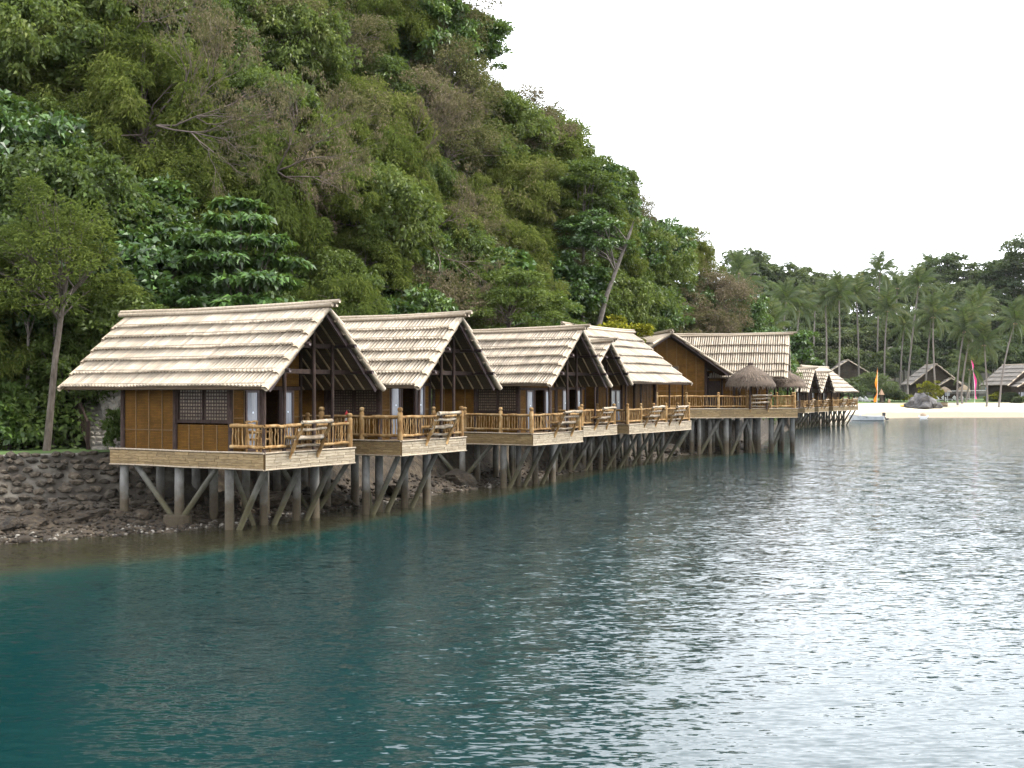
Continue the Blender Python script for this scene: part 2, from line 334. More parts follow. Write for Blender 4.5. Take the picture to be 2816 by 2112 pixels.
def water_mat():
    m, nt, out = new_mat('sea_water'); N = NT(nt)
    at = N.n('Attribute', attribute_name='shallow', attribute_type='GEOMETRY')
    calm = N.n('Attribute', attribute_name='ruffle', attribute_type='GEOMETRY')
    ruf = calm.outputs['Fac']
    h = None
    for (sc, vec, det, amp, dist) in ((0.16, (0.8, 1.5, 1), 2, 0.020, 0.4), (0.8, (0.7, 1.6, 1), 2, 0.006, 0.3), (2.4, (0.55, 1.5, 1), 2, 0.005, 0.2)):
        k = N.math('MULTIPLY', N.noise(N.wpos(vec), sc, det, 0.55, dist), amp)
        h = k if h is None else N.math('ADD', h, k)
    # wash of a passing boat: long curved crests
    wv = N.n('TexWave', wave_type='RINGS', rings_direction='SPHERICAL'); wv.inputs['Scale'].default_value = 0.16
    wv.inputs['Distortion'].default_value = 2.2; wv.inputs['Detail'].default_value = 2; wv.inputs['Detail Scale'].default_value = 1.2
    mp = N.n('Mapping'); mp.inputs['Location'].default_value = (30, -46, 0); g = N.n('NewGeometry'); N.l(g.outputs['Position'], mp.inputs['Vector']); N.l(mp.outputs[0], wv.inputs['Vector'])
    h = N.math('ADD', h, N.math('MULTIPLY', wv.outputs['Fac'], 0.010))
    h = N.math('MULTIPLY', h, ruf)
    # small wind ripples as slopes, so that far water stays rough however small the waves appear
    sl = None
    for (sc, vec, k) in ((1.3, (0.5, 1.5, 1), 0.22), (6.0, (0.42, 1.4, 1), 0.9), (14.0, (0.45, 1.3, 1), 1.0)):
        t = N.n('TexNoise'); t.inputs['Scale'].default_value = sc; t.inputs['Detail'].default_value = 2; N.l(N.wpos(vec), t.inputs['Vector'])
        v = N.n('VectorMath', operation='MULTIPLY_ADD'); N.l(t.outputs['Color'], v.inputs[0]); v.inputs[1].default_value = (k * 0.6, k, 0); v.inputs[2].default_value = (-0.5 * k * 0.6, -0.5 * k, 0)
        if sl is None: sl = v.outputs[0]
        else:
            a = N.n('VectorMath', operation='ADD'); N.l(sl, a.inputs[0]); N.l(v.outputs[0], a.inputs[1]); sl = a.outputs[0]
    rip = N.n('Attribute', attribute_name='far_rough', attribute_type='GEOMETRY')
    v = N.n('VectorMath', operation='SCALE'); N.l(sl, v.inputs[0]); N.l(rip.outputs['Fac'], v.inputs['Scale'])
    a = N.n('VectorMath', operation='ADD'); N.l(v.outputs[0], a.inputs[0]); a.inputs[1].default_value = (0, 0, 1)
    nv = N.n('VectorMath', operation='NORMALIZE'); N.l(a.outputs[0], nv.inputs[0])
    bp = N.n('Bump'); bp.inputs['Distance'].default_value = 1.0; N.l(h, bp.inputs['Height']); N.l(nv.outputs[0], bp.inputs['Normal']); nrm = bp.outputs[0]
    deep = N.mix(N.noise(N.wpos((1, 1, 1)), 0.05, 3), (0.0009, 0.0115, 0.0135), (0.0017, 0.0175, 0.0185))
    mid = N.mix(at.outputs['Fac'], deep, (0.0085, 0.036, 0.027))
    sed = N.n('MapRange'); sed.interpolation_type = 'SMOOTHSTEP'; N.l(at.outputs['Fac'], sed.inputs[0]); sed.inputs[1].default_value = 0.40; sed.inputs[2].default_value = 0.90
    mid = N.mix(sed.outputs[0], mid, (0.045, 0.042, 0.022))    # stirred-up silt close to the rocks
    d = N.n('BsdfDiffuse'); N.l(mid, d.inputs[0])
    t = N.n('BsdfTransparent'); t.inputs[0].default_value = (0.62, 0.66, 0.50, 1)
    mr = N.n('MapRange'); mr.interpolation_type = 'SMOOTHSTEP'; N.l(at.outputs['Fac'], mr.inputs[0]); mr.inputs[1].default_value = 0.36; mr.inputs[2].default_value = 0.9; mr.inputs[4].default_value = 0.7
    body = N.n('MixShader'); N.l(mr.outputs[0], body.inputs[0]); N.l(d.outputs[0], body.inputs[1]); N.l(t.outputs[0], body.inputs[2])
    gl = N.n('BsdfGlossy'); gl.inputs['Roughness'].default_value = 0.10; N.l(nrm, gl.inputs['Normal'])
    fr = N.n('Fresnel'); fr.inputs[0].default_value = 1.42; N.l(nrm, fr.inputs['Normal'])
    mx = N.n('MixShader'); N.l(fr.outputs[0], mx.inputs[0]); N.l(body.outputs[0], mx.inputs[1]); N.l(gl.outputs[0], mx.inputs[2])
    N.l(mx.outputs[0], out.inputs[0]); return m
M_WATER = water_mat()

# ---------------------------------------------------------------- the lie of the land
WU = [-900, -300, 0, 300, 480, 640, 760, 870, 1000, 1106, 1363, 1460, 1600, 1750, 1900, 2025, 2085, 2120, 2180, 2250, 2330, 2400, 2500, 2816, 3200, 4200, 5200]
WY = [28, 32.5, 34.8, 36.7, 37.8, 39.6, 41.6, 43.4, 46.5, 49, 56, 60, 67, 77, 85, 89.5, 96, 118, 146, 164, 184, 199, 208, 210, 206, 190, 170]
FU = [-900, -300, 0, 358, 745, 1158, 1400, 1560, 1700, 1850, 2000, 2060, 2100, 2150, 2200]
FY = [42, 45, 46.5, 48.5, 54, 67, 77, 86, 96, 104, 109, 113, 123, 144, 162]
SU = [-900, -300, 600, 900, 1150, 1200, 1250, 1285, 1315, 1345, 1410, 1480, 1520, 1620, 1710, 1780, 1840, 1900, 1945, 2010, 2060, 2110, 2200]
SV = [-500, -500, -450, -250, -60, 10, 70, 110, 210, 310, 340, 355, 410, 430, 510, 600, 655, 695, 745, 825, 880, 950, 1050]

def vnoise(x, y, seed=0):
    a = 0.0
    for k, (fx, w) in enumerate(((0.21, 1.0), (0.53, 0.5), (1.17, 0.28), (2.6, 0.15))):
        a += w * math.sin(x * fx * 1.3 + seed + k * 1.7 + 1.9 * math.sin(y * fx * 0.9 + k)) * math.cos(y * fx * 1.1 - seed * 0.7 + k * 2.3 + 1.3 * math.sin(x * fx * 0.8))
    return a

def shore_w(u):
    t = min(1, max(0, (u - 2100) / 120.0)); return t * t * (3 - 2 * t)

def rock_profile(t):
    return ip(t, [-60, -25, -8, -4, -1.5, 0, 2, 4, 4.8, 6.4, 8, 400], [-9, -7, -3.2, -1.35, -0.4, 0, 0.14, 0.34, 0.52, 2.15, 2.2, 2.4])
def beach_profile(t):
    return ip(t, [-60, -20, 0, 6, 22, 30, 60, 100, 160], [-5, -1.8, 0, 0.65, 2.25, 2.5, 3.2, 4.0, 5.5])

def ground_z(u, y):
    t = y - ip(u, WU, WY); w = shore_w(u)
    z = rock_profile(t) * (1 - w) + beach_profile(t) * w
    if w < 1:
        x = (u - U0) / F * y
        amp = ip(t, [-8, -2, 0, 3.6, 5.0, 6.4], [0.3, 0.2, 0.16, 0.26, 0.12, 0.0]) * (1 - w)
        if amp > 0:
            q = Vector((x * 0.9, y * 0.9, 3.7))
            z += amp * (mnoise.fractal(q * 1.3, 0.9, 2.1, 5) * 0.75 + (abs(mnoise.noise(q * 0.8)) - 0.25) * 1.1)
    return z

def u_of(x, y): return U0 + F * x / y
def gz(x, y): return ground_z(u_of(x, y), y)

def ground_sheet(name, us, ts, mat, dz=0.0, kind='structure'):
    V, Q = [], []
    for u in us:
        yw = ip(u, WU, WY)
        for t in ts:
            y = yw + t
            V.append(((u - U0) / F * y, y, ground_z(u, y) + dz))
    m = len(ts)
    for i in range(len(us) - 1):
        for j in range(m - 1):
            Q.append((i * m + j, (i + 1) * m + j, (i + 1) * m + j + 1, i * m + j + 1))
    return tag(obj(name, mesh_np(name, V, Q, mat, True)), kind=kind)

ts_rock = list(np.arange(-9, -1.5, 0.4)) + list(np.arange(-1.5, 6.5, 0.13)) + [6.7, 7.2, 7.8] + [9, 12, 18, 30]
us_rock = list(np.arange(-900, -60, 60)) + list(np.arange(-60, 760, 9)) + list(np.arange(760, 2190, 11))
ground_sheet('rocky_shore', us_rock, [-40, -25, -15] + ts_rock, M_ROCK)
ts_beach = [-40, -20, -10] + list(np.arange(-5, 65, 2.5)) + [70, 85, 110, 140, 165]
ground_sheet('beach', list(np.arange(2175, 3000, 20)) + list(np.arange(3000, 5200, 90)), ts_beach, M_SAND)
ground_sheet('lawn', list(np.arange(2240, 3000, 20)) + list(np.arange(3000, 5200, 90)), [26, 30, 36, 46, 60, 85, 110, 140], M_GRASS, 0.05)
ground_sheet('terrace_grass', list(np.arange(-900, 420, 30)), [7.4, 8.2, 9.5, 12.5], M_GRASS, 0.03)
ground_sheet('path', list(np.arange(-900, 300, 30)), [6.35, 6.9, 7.45], M_PATH, 0.025)

# water: one sheet to the horizon, with real wind chop in the bay; depth over the sea bed and wind ruffle stored on its points
def water_sheet():
    us = np.unique(np.concatenate([np.array([-60000, -25000, -10000, -5000, -2500, -1500, -900, -600]), np.arange(-400, 3200, 8.5), np.array([3400, 3800, 4500, 6000, 10000, 25000, 60000])]))
    ys = [-300, -120, -50, -15, 0, 6, 10]; y = 13.0
    while y < 213: ys.append(y); y += min(0.5, max(0.16, 0.012 * y))
    ys = np.array(ys + [216, 225, 250, 330, 600, 1300, 3000])
    Y, Ug = np.meshgrid(ys, us, indexing='ij'); X = (Ug - U0) / F * np.maximum(Y, 13.0)
    Uv = U0 + F * X / np.maximum(Y, 1.0)
    T = Y - np.interp(Uv, WU, WY); T[(Uv < -2500) | (Uv > 5200) | (Y < 20)] = -50
    sh = np.interp(T, [-16, -10, -7, -4.8, -2.4, 0], [0, 0.14, 0.40, 0.75, 0.95, 1.0]); sh[Uv > 2150] *= 0.75
    rf = np.interp(T, [-30, -12, -4, 0], [1.0, 0.85, 0.5, 0.35]) * np.interp(Uv, [0, 600, 1400, 2000], [0.5, 0.75, 1.0, 1.1])
    fr = np.interp(Y, [15, 40, 90, 200], [0.50, 0.60, 0.75, 0.9]) * np.interp(Uv, [0, 900, 1500, 2100], [0.7, 0.95, 0.95, 0.62])
    rs = np.random.RandomState(12); Z = np.zeros_like(X)
    for k in range(16):
        lam = 1.1 * 1.11 ** k; a = math.radians(100 + rs.uniform(-48, 48)); kk = 2 * math.pi / lam
        ph = kk * (X * math.cos(a) + Y * math.sin(a)) + rs.uniform(0, 6.28) + 0.9 * np.sin(X * 0.13 + k) + 0.8 * np.sin(Y * 0.11 + 2 * k)
        patch = 0.65 + 0.35 * np.sin(X * 0.09 + Y * 0.05 + k * 2.1) * np.cos(Y * 0.07 - X * 0.04 + k)
        Z += 0.050 * lam / (2 * math.pi) * np.sin(ph) * patch
    fade = np.clip((Ug + 400) / 250, 0, 1) * np.clip((3200 - Ug) / 150, 0, 1) * np.clip((Y - 13) / 2, 0, 1) * np.clip((213 - Y) / 12, 0, 1)
    Z *= fade * rf * np.interp(Y, [14, 35, 60, 90], [0.30, 0.28, 0.18, 0.04]) * np.clip(-T / 3.0, 0.12, 1)
    n, m = X.shape
    V = np.stack([X.ravel(), Y.ravel(), Z.ravel()], 1)
    i, j = np.meshgrid(np.arange(n - 1), np.arange(m - 1), indexing='ij')
    a = (i * m + j).ravel(); Q = np.stack([a, a + 1, a + m + 1, a + m], 1)
    me = mesh_np('water', V, Q, M_WATER, True)
    for nm, arr in (('shallow', sh), ('ruffle', rf), ('far_rough', fr)):
        at = me.attributes.new(nm, 'FLOAT', 'POINT'); at.data.foreach_set('value', arr.ravel().astype(np.float32))
    return tag(obj('water', me), kind='structure')
water_sheet()

# the steep hill behind the cottages
HA = 0.9
def hill_z_top(u):
    e = (HZ - ip(u, SU, SV)) / F; yb = ip(u, FU, FY)
    return max(2.6, (e * (yb - 2 * HA) + 0.1 - 4.6 * 1.0 + 4.4 * 1.0 - 0.1) / (1 - e * HA)) if e > 0 else 2.6
def hill_pt(u, z):
    y = ip(u, FU, FY) + HA * (z - 2)
    return Vector(((u - U0) / F * y, y, z))
def build_hill():
    us = list(np.arange(-900, 2201, 25)); V, Q = [], []; m = 26
    for u in us:
        zt = hill_z_top(u)
        for j in range(20):
            z = 1.6 + (zt - 1.6) * j / 19.0
            p = hill_pt(u, z)
            k = 0.5 * vnoise(p.x * 0.7 + p.z, p.z * 0.8, 5)
            V.append((p.x + k, p.y - k * 0.6, p.z))
        q = hill_pt(u, zt)
        for j in range(6):
            d = 6.0 * (j + 1); V.append((q.x - d * 0.55, q.y + d * 0.8, zt + 0.8 * math.sin(j) - (0.5 * j if u > 1200 else -0.8 * j)))
    for i in range(len(us) - 1):
        for j in range(m - 1):
            Q.append((i * m + j, (i + 1) * m + j, (i + 1) * m + j + 1, i * m + j + 1))
    tag(obj('hill', mesh_np('hill', V, Q, M_SOIL, True)), kind='structure')
build_hill()


# ---------------------------------------------------------------- foliage
def unit(a): return a / np.maximum(np.linalg.norm(a, axis=-1, keepdims=True), 1e-6)

def leaf_arrays(Pb, D, Nn, ln, wd, fold=0.18, droop=0.25):
    D = unit(D); S = unit(np.cross(D, Nn)); Nn = unit(np.cross(S, D))
    ln = ln[:, None]; wd = wd[:, None]
    a = Pb; b = Pb + D * ln * 0.45 + S * wd * 0.5 + Nn * wd * fold
    c = Pb + D * ln - Nn * ln * droop; d = Pb + D * ln * 0.45 - S * wd * 0.5 + Nn * wd * fold
    V = np.stack([a, b, c, d], 1).reshape(-1, 3)
    return V, np.arange(len(V)).reshape(-1, 4)

def rdir(n, rs): return unit(rs.normal(size=(n, 3)))

def crown_clumps(rs, R_, H, z0, n, up=0.25):
    d = rdir(n * 3, rs); d[:, 2] += up; d = unit(d); d = d[d[:, 2] > -0.55][:n]
    ph = rs.uniform(0, 6, 3)
    wob = 1 + 0.16 * np.sin(d[:, 0] * 4 + ph[0]) * np.cos(d[:, 1] * 4 + ph[1]) + 0.12 * np.sin(d[:, 2] * 5 + ph[2])
    f = rs.uniform(0.30, 1.0, len(d)) ** 0.5 * wob
    return np.stack([d[:, 0] * R_ * f, d[:, 1] * R_ * f, z0 + H * 0.5 + d[:, 2] * H * 0.5 * f], 1), d

def crown_mesh(name, seed, R_, H, z0, n, cr, flat, per, ll, lw, mat, droop=0.25, layers=None, up=0.25, hang=-0.2, upn=0.4):
    if layers: upn = 0.9
    rs = np.random.RandomState(seed)
    if layers:
        C, Dr = [], []
        for (z, rad, k) in layers:
            for i in range(k):
                a = rs.uniform(0, 6.283); q = rad * math.sqrt(rs.uniform(0.12, 1))
                C.append((q * math.cos(a), q * math.sin(a), z + rs.uniform(-0.12, 0.12) - 0.10 * q)); Dr.append((math.cos(a), math.sin(a), 0.5))
        C = np.array(C); Dr = unit(np.array(Dr))
    else:
        C, Dr = crown_clumps(rs, R_, H, z0, n, up)
    n = len(C); sz = rs.uniform(0.5, 1.35, n) * cr
    idx = np.repeat(np.arange(n), per); m = len(idx)
    q = rdir(m, rs); q[:, 2] = np.where(q[:, 2] < -0.35, -q[:, 2], q[:, 2])
    rr = rs.uniform(0.15, 1.0, m) ** 0.5
    off = q * (sz[idx] * rr)[:, None]; off[:, 2] *= flat
    Pb = C[idx] + off
    hz = unit(np.stack([q[:, 0], q[:, 1], np.zeros(m)], 1))
    D = hz + 0.5 * Dr[idx] + rs.normal(size=(m, 3)) * 0.45; D[:, 2] += hang
    Nn = np.array([0, 0, upn]) + 0.55 * Dr[idx] + rs.normal(size=(m, 3)) * (0.75 if upn < 0.8 else 0.4)
    V, Q = leaf_arrays(Pb, D, Nn, ll * rs.uniform(0.65, 1.25, m), lw * rs.uniform(0.7, 1.25, m), droop=droop)
    return mesh_np(name, V, Q, mat), C

def limb_mesh(name, C, z0, r, mat, seed, limbs=16, lean=(0, 0), twigs=0, side_n=6):
    rg = random.Random(seed); mb = MB()
    zt = float(np.mean(C[:, 2])); top = Vector((lean[0], lean[1], zt))
    mid = Vector((lean[0] * 0.4 + rg.uniform(-.15, .15), lean[1] * 0.4 + rg.uniform(-.15, .15), zt * 0.5))
    trunk = [Vector((0, 0, -1.2)), Vector((0, 0, 0)), mid, top, Vector((lean[0] * 1.1, lean[1] * 1.1, float(np.max(C[:, 2])) - 0.3))]
    mb.tube(trunk, [r * 1.3, r * 1.1, r * 0.85, r * 0.55, r * 0.12], side_n + 2)
    order = list(range(len(C))); rg.shuffle(order)
    for i in order[:limbs]:
        c = Vector(C[i]); t = rg.uniform(0.35, 0.9); base = mid.lerp(top, t) if c.z > mid.z else mid
        k = base.lerp(c, 0.5) + Vector((rg.uniform(-.3, .3), rg.uniform(-.3, .3), rg.uniform(0.0, .35)))
        mb.tube([base, k, c], [r * 0.32, r * 0.2, r * 0.07], 5, False)
        for _ in range(twigs):
            e = c + Vector((rg.uniform(-.9, .9), rg.uniform(-.9, .9), rg.uniform(-.3, .7)))
            mb.tube([k.lerp(c, rg.random()), e], [r * 0.10, r * 0.03], 4, False)
    return mb.mesh(name, mat, True)

PROTO = {}
def proto(kind, k, **kw):
    tw = kw.pop('twigs', 0); limbs = kw.pop('limbs', 16); r = kw.pop('r', 0.11); bark = kw.pop('bark', M_BARK)
    cm, C = crown_mesh('crown', 100 + 17 * k + len(kind) * 7, **kw)
    PROTO.setdefault(kind, []).append((cm, limb_mesh('trunk', C, kw['z0'], r, bark, k, limbs, (0.3 * math.sin(k), 0.3 * math.cos(k)), tw)))
for k in range(4): proto('feather', k, R_=2.9, H=4.4, z0=0.8, n=130, cr=0.56, flat=1.0, per=200, ll=0.22, lw=0.058, mat=L_FEATHER, droop=0.45, hang=-0.55, twigs=3, limbs=26, bark=M_TWIG, r=0.10)
for k in range(3): proto('mid', 10 + k, R_=2.8, H=4.6, z0=0.8, n=120, cr=0.54, flat=0.95, per=140, ll=0.20, lw=0.092, mat=L_MID, droop=0.35, hang=-0.4, twigs=1, limbs=16)
for k in range(3): proto('broad', 20 + k, R_=2.7, H=4.8, z0=0.8, n=100, cr=0.52, flat=0.75, per=95, ll=0.26, lw=0.135, mat=L_BROAD, droop=0.35, limbs=14)
for k in range(3): proto('dry', 30 + k, R_=2.8, H=4.2, z0=1.2, n=100, cr=0.6, flat=0.9, per=100, ll=0.19, lw=0.058, mat=L_DRY, droop=0.45, twigs=6, limbs=44, bark=M_TWIG, r=0.10)
for k in range(4): proto('far', 40 + k, R_=4.2, H=6.5, z0=5.5, n=60, cr=1.05, flat=0.75, per=100, ll=0.50, lw=0.26, mat=L_FAR, droop=0.3, limbs=22, r=0.2, bark=M_PALEBARK, up=0.1)

def tree(name, label, kind, k, loc, sc=1.0, rz=0.0, cat='tree', group=None, zs=1.0, tilt=(0, 0)):
    root = empty(name, loc, 0, label, cat, group); root.rotation_euler = (tilt[0], tilt[1], rz); root.scale = (sc, sc, sc * zs)
    cm, tm = PROTO[kind][k % len(PROTO[kind])]
    obj('trunk', tm, root); obj('crown', cm, root)
    return root

HILL_LABEL = {
    'feather': 'fine-leaved olive tree', 'mid': 'mid-green leafy tree', 'broad': 'bright broad-leaved tree', 'dry': 'brownish half-bare tree'}
def zone(u, v):
    h = 'at the picture top' if v < 130 else 'high on the hill' if v < 420 else 'halfway up the hill' if v < 720 else 'low on the hill'
    w = 'at the far left' if u < 200 else 'over the nearest roof left end' if u < 520 else 'over the nearest roof right end' if u < 880 else 'above the second roof' if u < 1220 else 'above the third roof' if u < 1560 else 'left of the pavilion ridge' if u < 1850 else 'behind the pavilion roof'
    return h + ' ' + w
HILL_GROUP = {'feather': 'fine-leaved hillside trees', 'mid': 'mid-green hillside trees', 'broad': 'broad-leaved hillside trees', 'dry': 'half-bare brown hillside trees'}
def hill_forest():
    rs = np.random.RandomState(21); pts = []
    for _ in range(9000):
        u = rs.uniform(-160, 2120); zt = hill_z_top(u)
        z = 2.2 + (zt - 2.2) * rs.uniform(0, 1) ** 0.9
        p = hill_pt(u, z)
        if HZ - (p.z - EYE) / p.y * F < -330: continue
        if 430 < u < 890 and p.z < 8.5: continue           # the tiered tree stands free here
        if 190 < u < 350 and p.z < 6.5: continue          # the stone steps climb here
        sp = 2.7 if p.y < 75 else 3.1
        if all((p - q[0]).length > sp for q in pts): pts.append((p, u))
    for (p, u) in pts:
        v = HZ - (p.z - EYE) / p.y * F
        dry = 0.10 + 0.40 * math.exp(-((u - 1230) / 190) ** 2 - ((v - 420) / 260) ** 2) + 0.22 * math.exp(-((u - 620) / 300) ** 2 - ((v - 200) / 180) ** 2) + 0.25 * math.exp(-((u - 1350) / 120) ** 2 - ((v - 150) / 120) ** 2)
        broad = 0.05 + 0.30 * max(0, min(1, (u - 1450) / 500)) + (0.25 if v > 850 else 0)
        mid = 0.25 + 0.15 * max(0, min(1, (u - 1300) / 400))
        x = rs.rand() * 1.0
        kind = 'dry' if x < dry else 'broad' if x < dry + broad else 'mid' if x < dry + broad + mid else 'feather'
        s = rs.uniform(0.75, 1.45) * (0.85 if p.z < 4 else 1.0)
        if abs(u - 1395) < 60 and v < 300: s *= 1.1
        tree('hill_tree', HILL_LABEL[kind] + ' ' + zone(u, v - 120), kind, rs.randint(9), (p.x, p.y, p.z - 0.5), s, rs.uniform(0, 6.28), group=HILL_GROUP[kind], zs=rs.uniform(1.0, 1.45))
    return len(pts)
print('hill trees', hill_forest())

def undergrowth():
    rs = np.random.RandomState(5); n = 4200; per = 40; C = []
    while len(C) < n:
        u = rs.uniform(-250, 2130); zt = hill_z_top(u); z = 1.9 + (zt - 1.9) * rs.uniform(0, 1) ** 1.4
        p = hill_pt(u, z)
        if 200 < u < 345 and z < 6: continue
        k = rs.uniform(0.2, 2.2); C.append((p.x + k * 0.45, p.y - k, p.z + rs.uniform(0, 1.4)))
    C = np.array(C); idx = np.repeat(np.arange(n), per); m = len(idx)
    q = rdir(m, rs); Pb = C[idx] + q * rs.uniform(0.2, 0.95, (m, 1)) * np.array([1, 1, 0.75])
    D = q + np.array([0, -0.5, -0.3]); Nn = np.array([0.1, -0.7, 0.8]) + rs.normal(size=(m, 3)) * 0.4
    V, Q = leaf_arrays(Pb, D, Nn, rs.uniform(0.16, 0.36, m), rs.uniform(0.08, 0.18, m))
    o = obj('undergrowth', mesh_np('undergrowth', V, Q, L_UNDER))
    tag(o, 'dark green undergrowth covering the hillside between the trees', 'undergrowth', kind='stuff')
undergrowth()

# trees one can single out in front of the forest
def hero(name, label, crown_kw, loc, r, bark, limbs=18, lean=(0, 0), twigs=0, seed=1, cat='tree', rz=0):
    root = empty(name, loc, rz, label, cat)
    cm, C = crown_mesh('crown', seed, **crown_kw)
    obj('trunk', limb_mesh('trunk', C, crown_kw['z0'], r, bark, seed, limbs, lean, twigs, 8), root)
    obj('crown', cm, root); return root

def on_ground(u, y, dz=0.0):
    x = (u - U0) / F * y; return (x, y, ground_z(u, y) + dz)
hero('feathery_tree', 'tall feathery tree with a slender bare trunk at the far left', dict(R_=2.9, H=5.6, z0=3.7, n=78, cr=0.7, flat=0.8, per=190, ll=0.22, lw=0.06, mat=L_FEATHER, droop=0.35), on_ground(128, 44.6), 0.13, M_BARK, 30, (0.75, 0.2), 4, 301)
hero('slender_tree', 'thin dark sapling trunk at the left picture edge with leaves above', dict(R_=1.6, H=3.0, z0=4.3, n=30, cr=0.6, flat=0.5, per=240, ll=0.2, lw=0.07, mat=L_MID), on_ground(62, 46.2), 0.06, M_PALEBARK, 12, (0.2, 0), 2, 302)
hero('slender_tree', 'thin grey sapling trunk behind the slender feathery tree', dict(R_=1.5, H=2.8, z0=4.0, n=28, cr=0.6, flat=0.5, per=240, ll=0.2, lw=0.07, mat=L_MID), on_ground(147, 46.5), 0.055, M_PALEBARK, 12, (0.1, 0), 2, 303)
hero('almond_tree', 'bright green tree with leaves in flat tiers behind the nearest cottage roof',
     dict(R_=3, H=6, z0=3.2, n=0, cr=0.50, flat=0.30, per=66, ll=0.36, lw=0.19, mat=L_BROAD, droop=0.4,
          layers=[(3.4, 3.1, 30), (4.3, 3.5, 38), (5.2, 3.6, 42), (6.1, 3.4, 40), (7.0, 3.0, 32), (7.9, 2.6, 26), (8.7, 2.1, 18), (9.5, 1.5, 12), (10.2, 0.9, 7)]), (P(655, 1079, 50.6).x, 50.6, 2.2), 0.14, M_BARK, 40, (0.1, 0), 0, 304)
hero('almond_tree', 'smaller bright tiered tree between the feathery and the large tiered tree',
     dict(R_=3, H=6, z0=3.2, n=0, cr=0.50, flat=0.32, per=60, ll=0.34, lw=0.18, mat=L_BROAD, droop=0.4,
          layers=[(6.6, 1.7, 14), (7.4, 2.2, 20), (8.2, 2.3, 22), (9.0, 2.0, 18), (9.8, 1.4, 12), (10.5, 0.8, 6)]), (P(330, 1079, 51.5).x, 51.5, 2.4), 0.12, M_BARK, 26, (0.2, 0), 0, 305)
hero('rounded_tree', 'dense olive rounded tree bulging behind the third cottage roof', dict(R_=3.4, H=5.6, z0=2.0, n=90, cr=0.8, flat=0.55, per=250, ll=0.22, lw=0.08, mat=L_MID, droop=0.3), (P(1400, 1079, 71).x, 71, 4.3), 0.14, M_BARK, 24, (0, 0), 2, 306)
hero('pale_leaf_tree', 'small tree with large pale green leaves above the rounded olive tree', dict(R_=1.5, H=2.2, z0=5.6, n=22, cr=0.55, flat=0.5, per=60, ll=0.5, lw=0.34, mat=L_BROAD, droop=0.3), (P(1390, 1079, 74).x, 74, 5.2), 0.09, M_PALEBARK, 12, (0, 0), 0, 307)
hero('yellow_green_tree', 'small yellow-green tree behind the pale roof of the fourth cottage', dict(R_=2.0, H=3.4, z0=1.6, n=40, cr=0.65, flat=0.5, per=120, ll=0.30, lw=0.15, mat=L_YELLOW, droop=0.3), (P(1715, 1079, 88).x, 88, 5.0), 0.09, M_BARK, 14, (0, 0), 0, 308)
hero('tall_tree', 'tall straight tree with a pale bare trunk on the right of the hill', dict(R_=3.0, H=5.2, z0=11.0, n=60, cr=0.85, flat=0.5, per=180, ll=0.28, lw=0.13, mat=L_MID, droop=0.3), (P(1605, 1079, 90).x, 90, 5.5), 0.13, M_PALEBARK, 22, (0.1, 0), 1, 309)
hero('leaning_tree', 'tree with a thick pale leaning trunk and bare side limbs on the hill', dict(R_=2.6, H=4.0, z0=6.6, n=50, cr=0.75, flat=0.6, per=170, ll=0.28, lw=0.13, mat=L_BROAD, droop=0.3), (P(1625, 1079, 87.5).x, 87.5, 7.0), 0.2, M_PALEBARK, 16, (2.9, 0.5), 2, 310)
hero('skyline_tree', 'loose dark tree at the crest with sky showing through its leaves', dict(R_=2.4, H=4.6, z0=1.6, n=34, cr=0.6, flat=0.5, per=60, ll=0.34, lw=0.2, mat=L_DRY, droop=0.35), tuple(hill_pt(1392, hill_z_top(1392) * 1.0) - Vector((0, 0, 0.6))), 0.10, M_BARK, 30, (1.4, 0), 3, 311)
hero('crest_tree', 'dense dark green tree at the top edge of the picture on the crest', dict(R_=3.2, H=5.6, z0=2.0, n=60, cr=0.8, flat=0.5, per=130, ll=0.32, lw=0.18, mat=L_BROAD, droop=0.3), tuple(hill_pt(1275, hill_z_top(1275)) - Vector((0, 0, 0.8))), 0.14, M_BARK, 26, (0.3, 0), 0, 312)
hero('crest_tree', 'round bright tree on the hill shoulder against the sky', dict(R_=2.8, H=4.6, z0=1.6, n=56, cr=0.75, flat=0.5, per=110, ll=0.36, lw=0.2, mat=L_BROAD, droop=0.3), tuple(hill_pt(1505, hill_z_top(1505)) - Vector((0, 0, 1.0))), 0.13, M_BARK, 22, (0.2, 0), 0, 313)

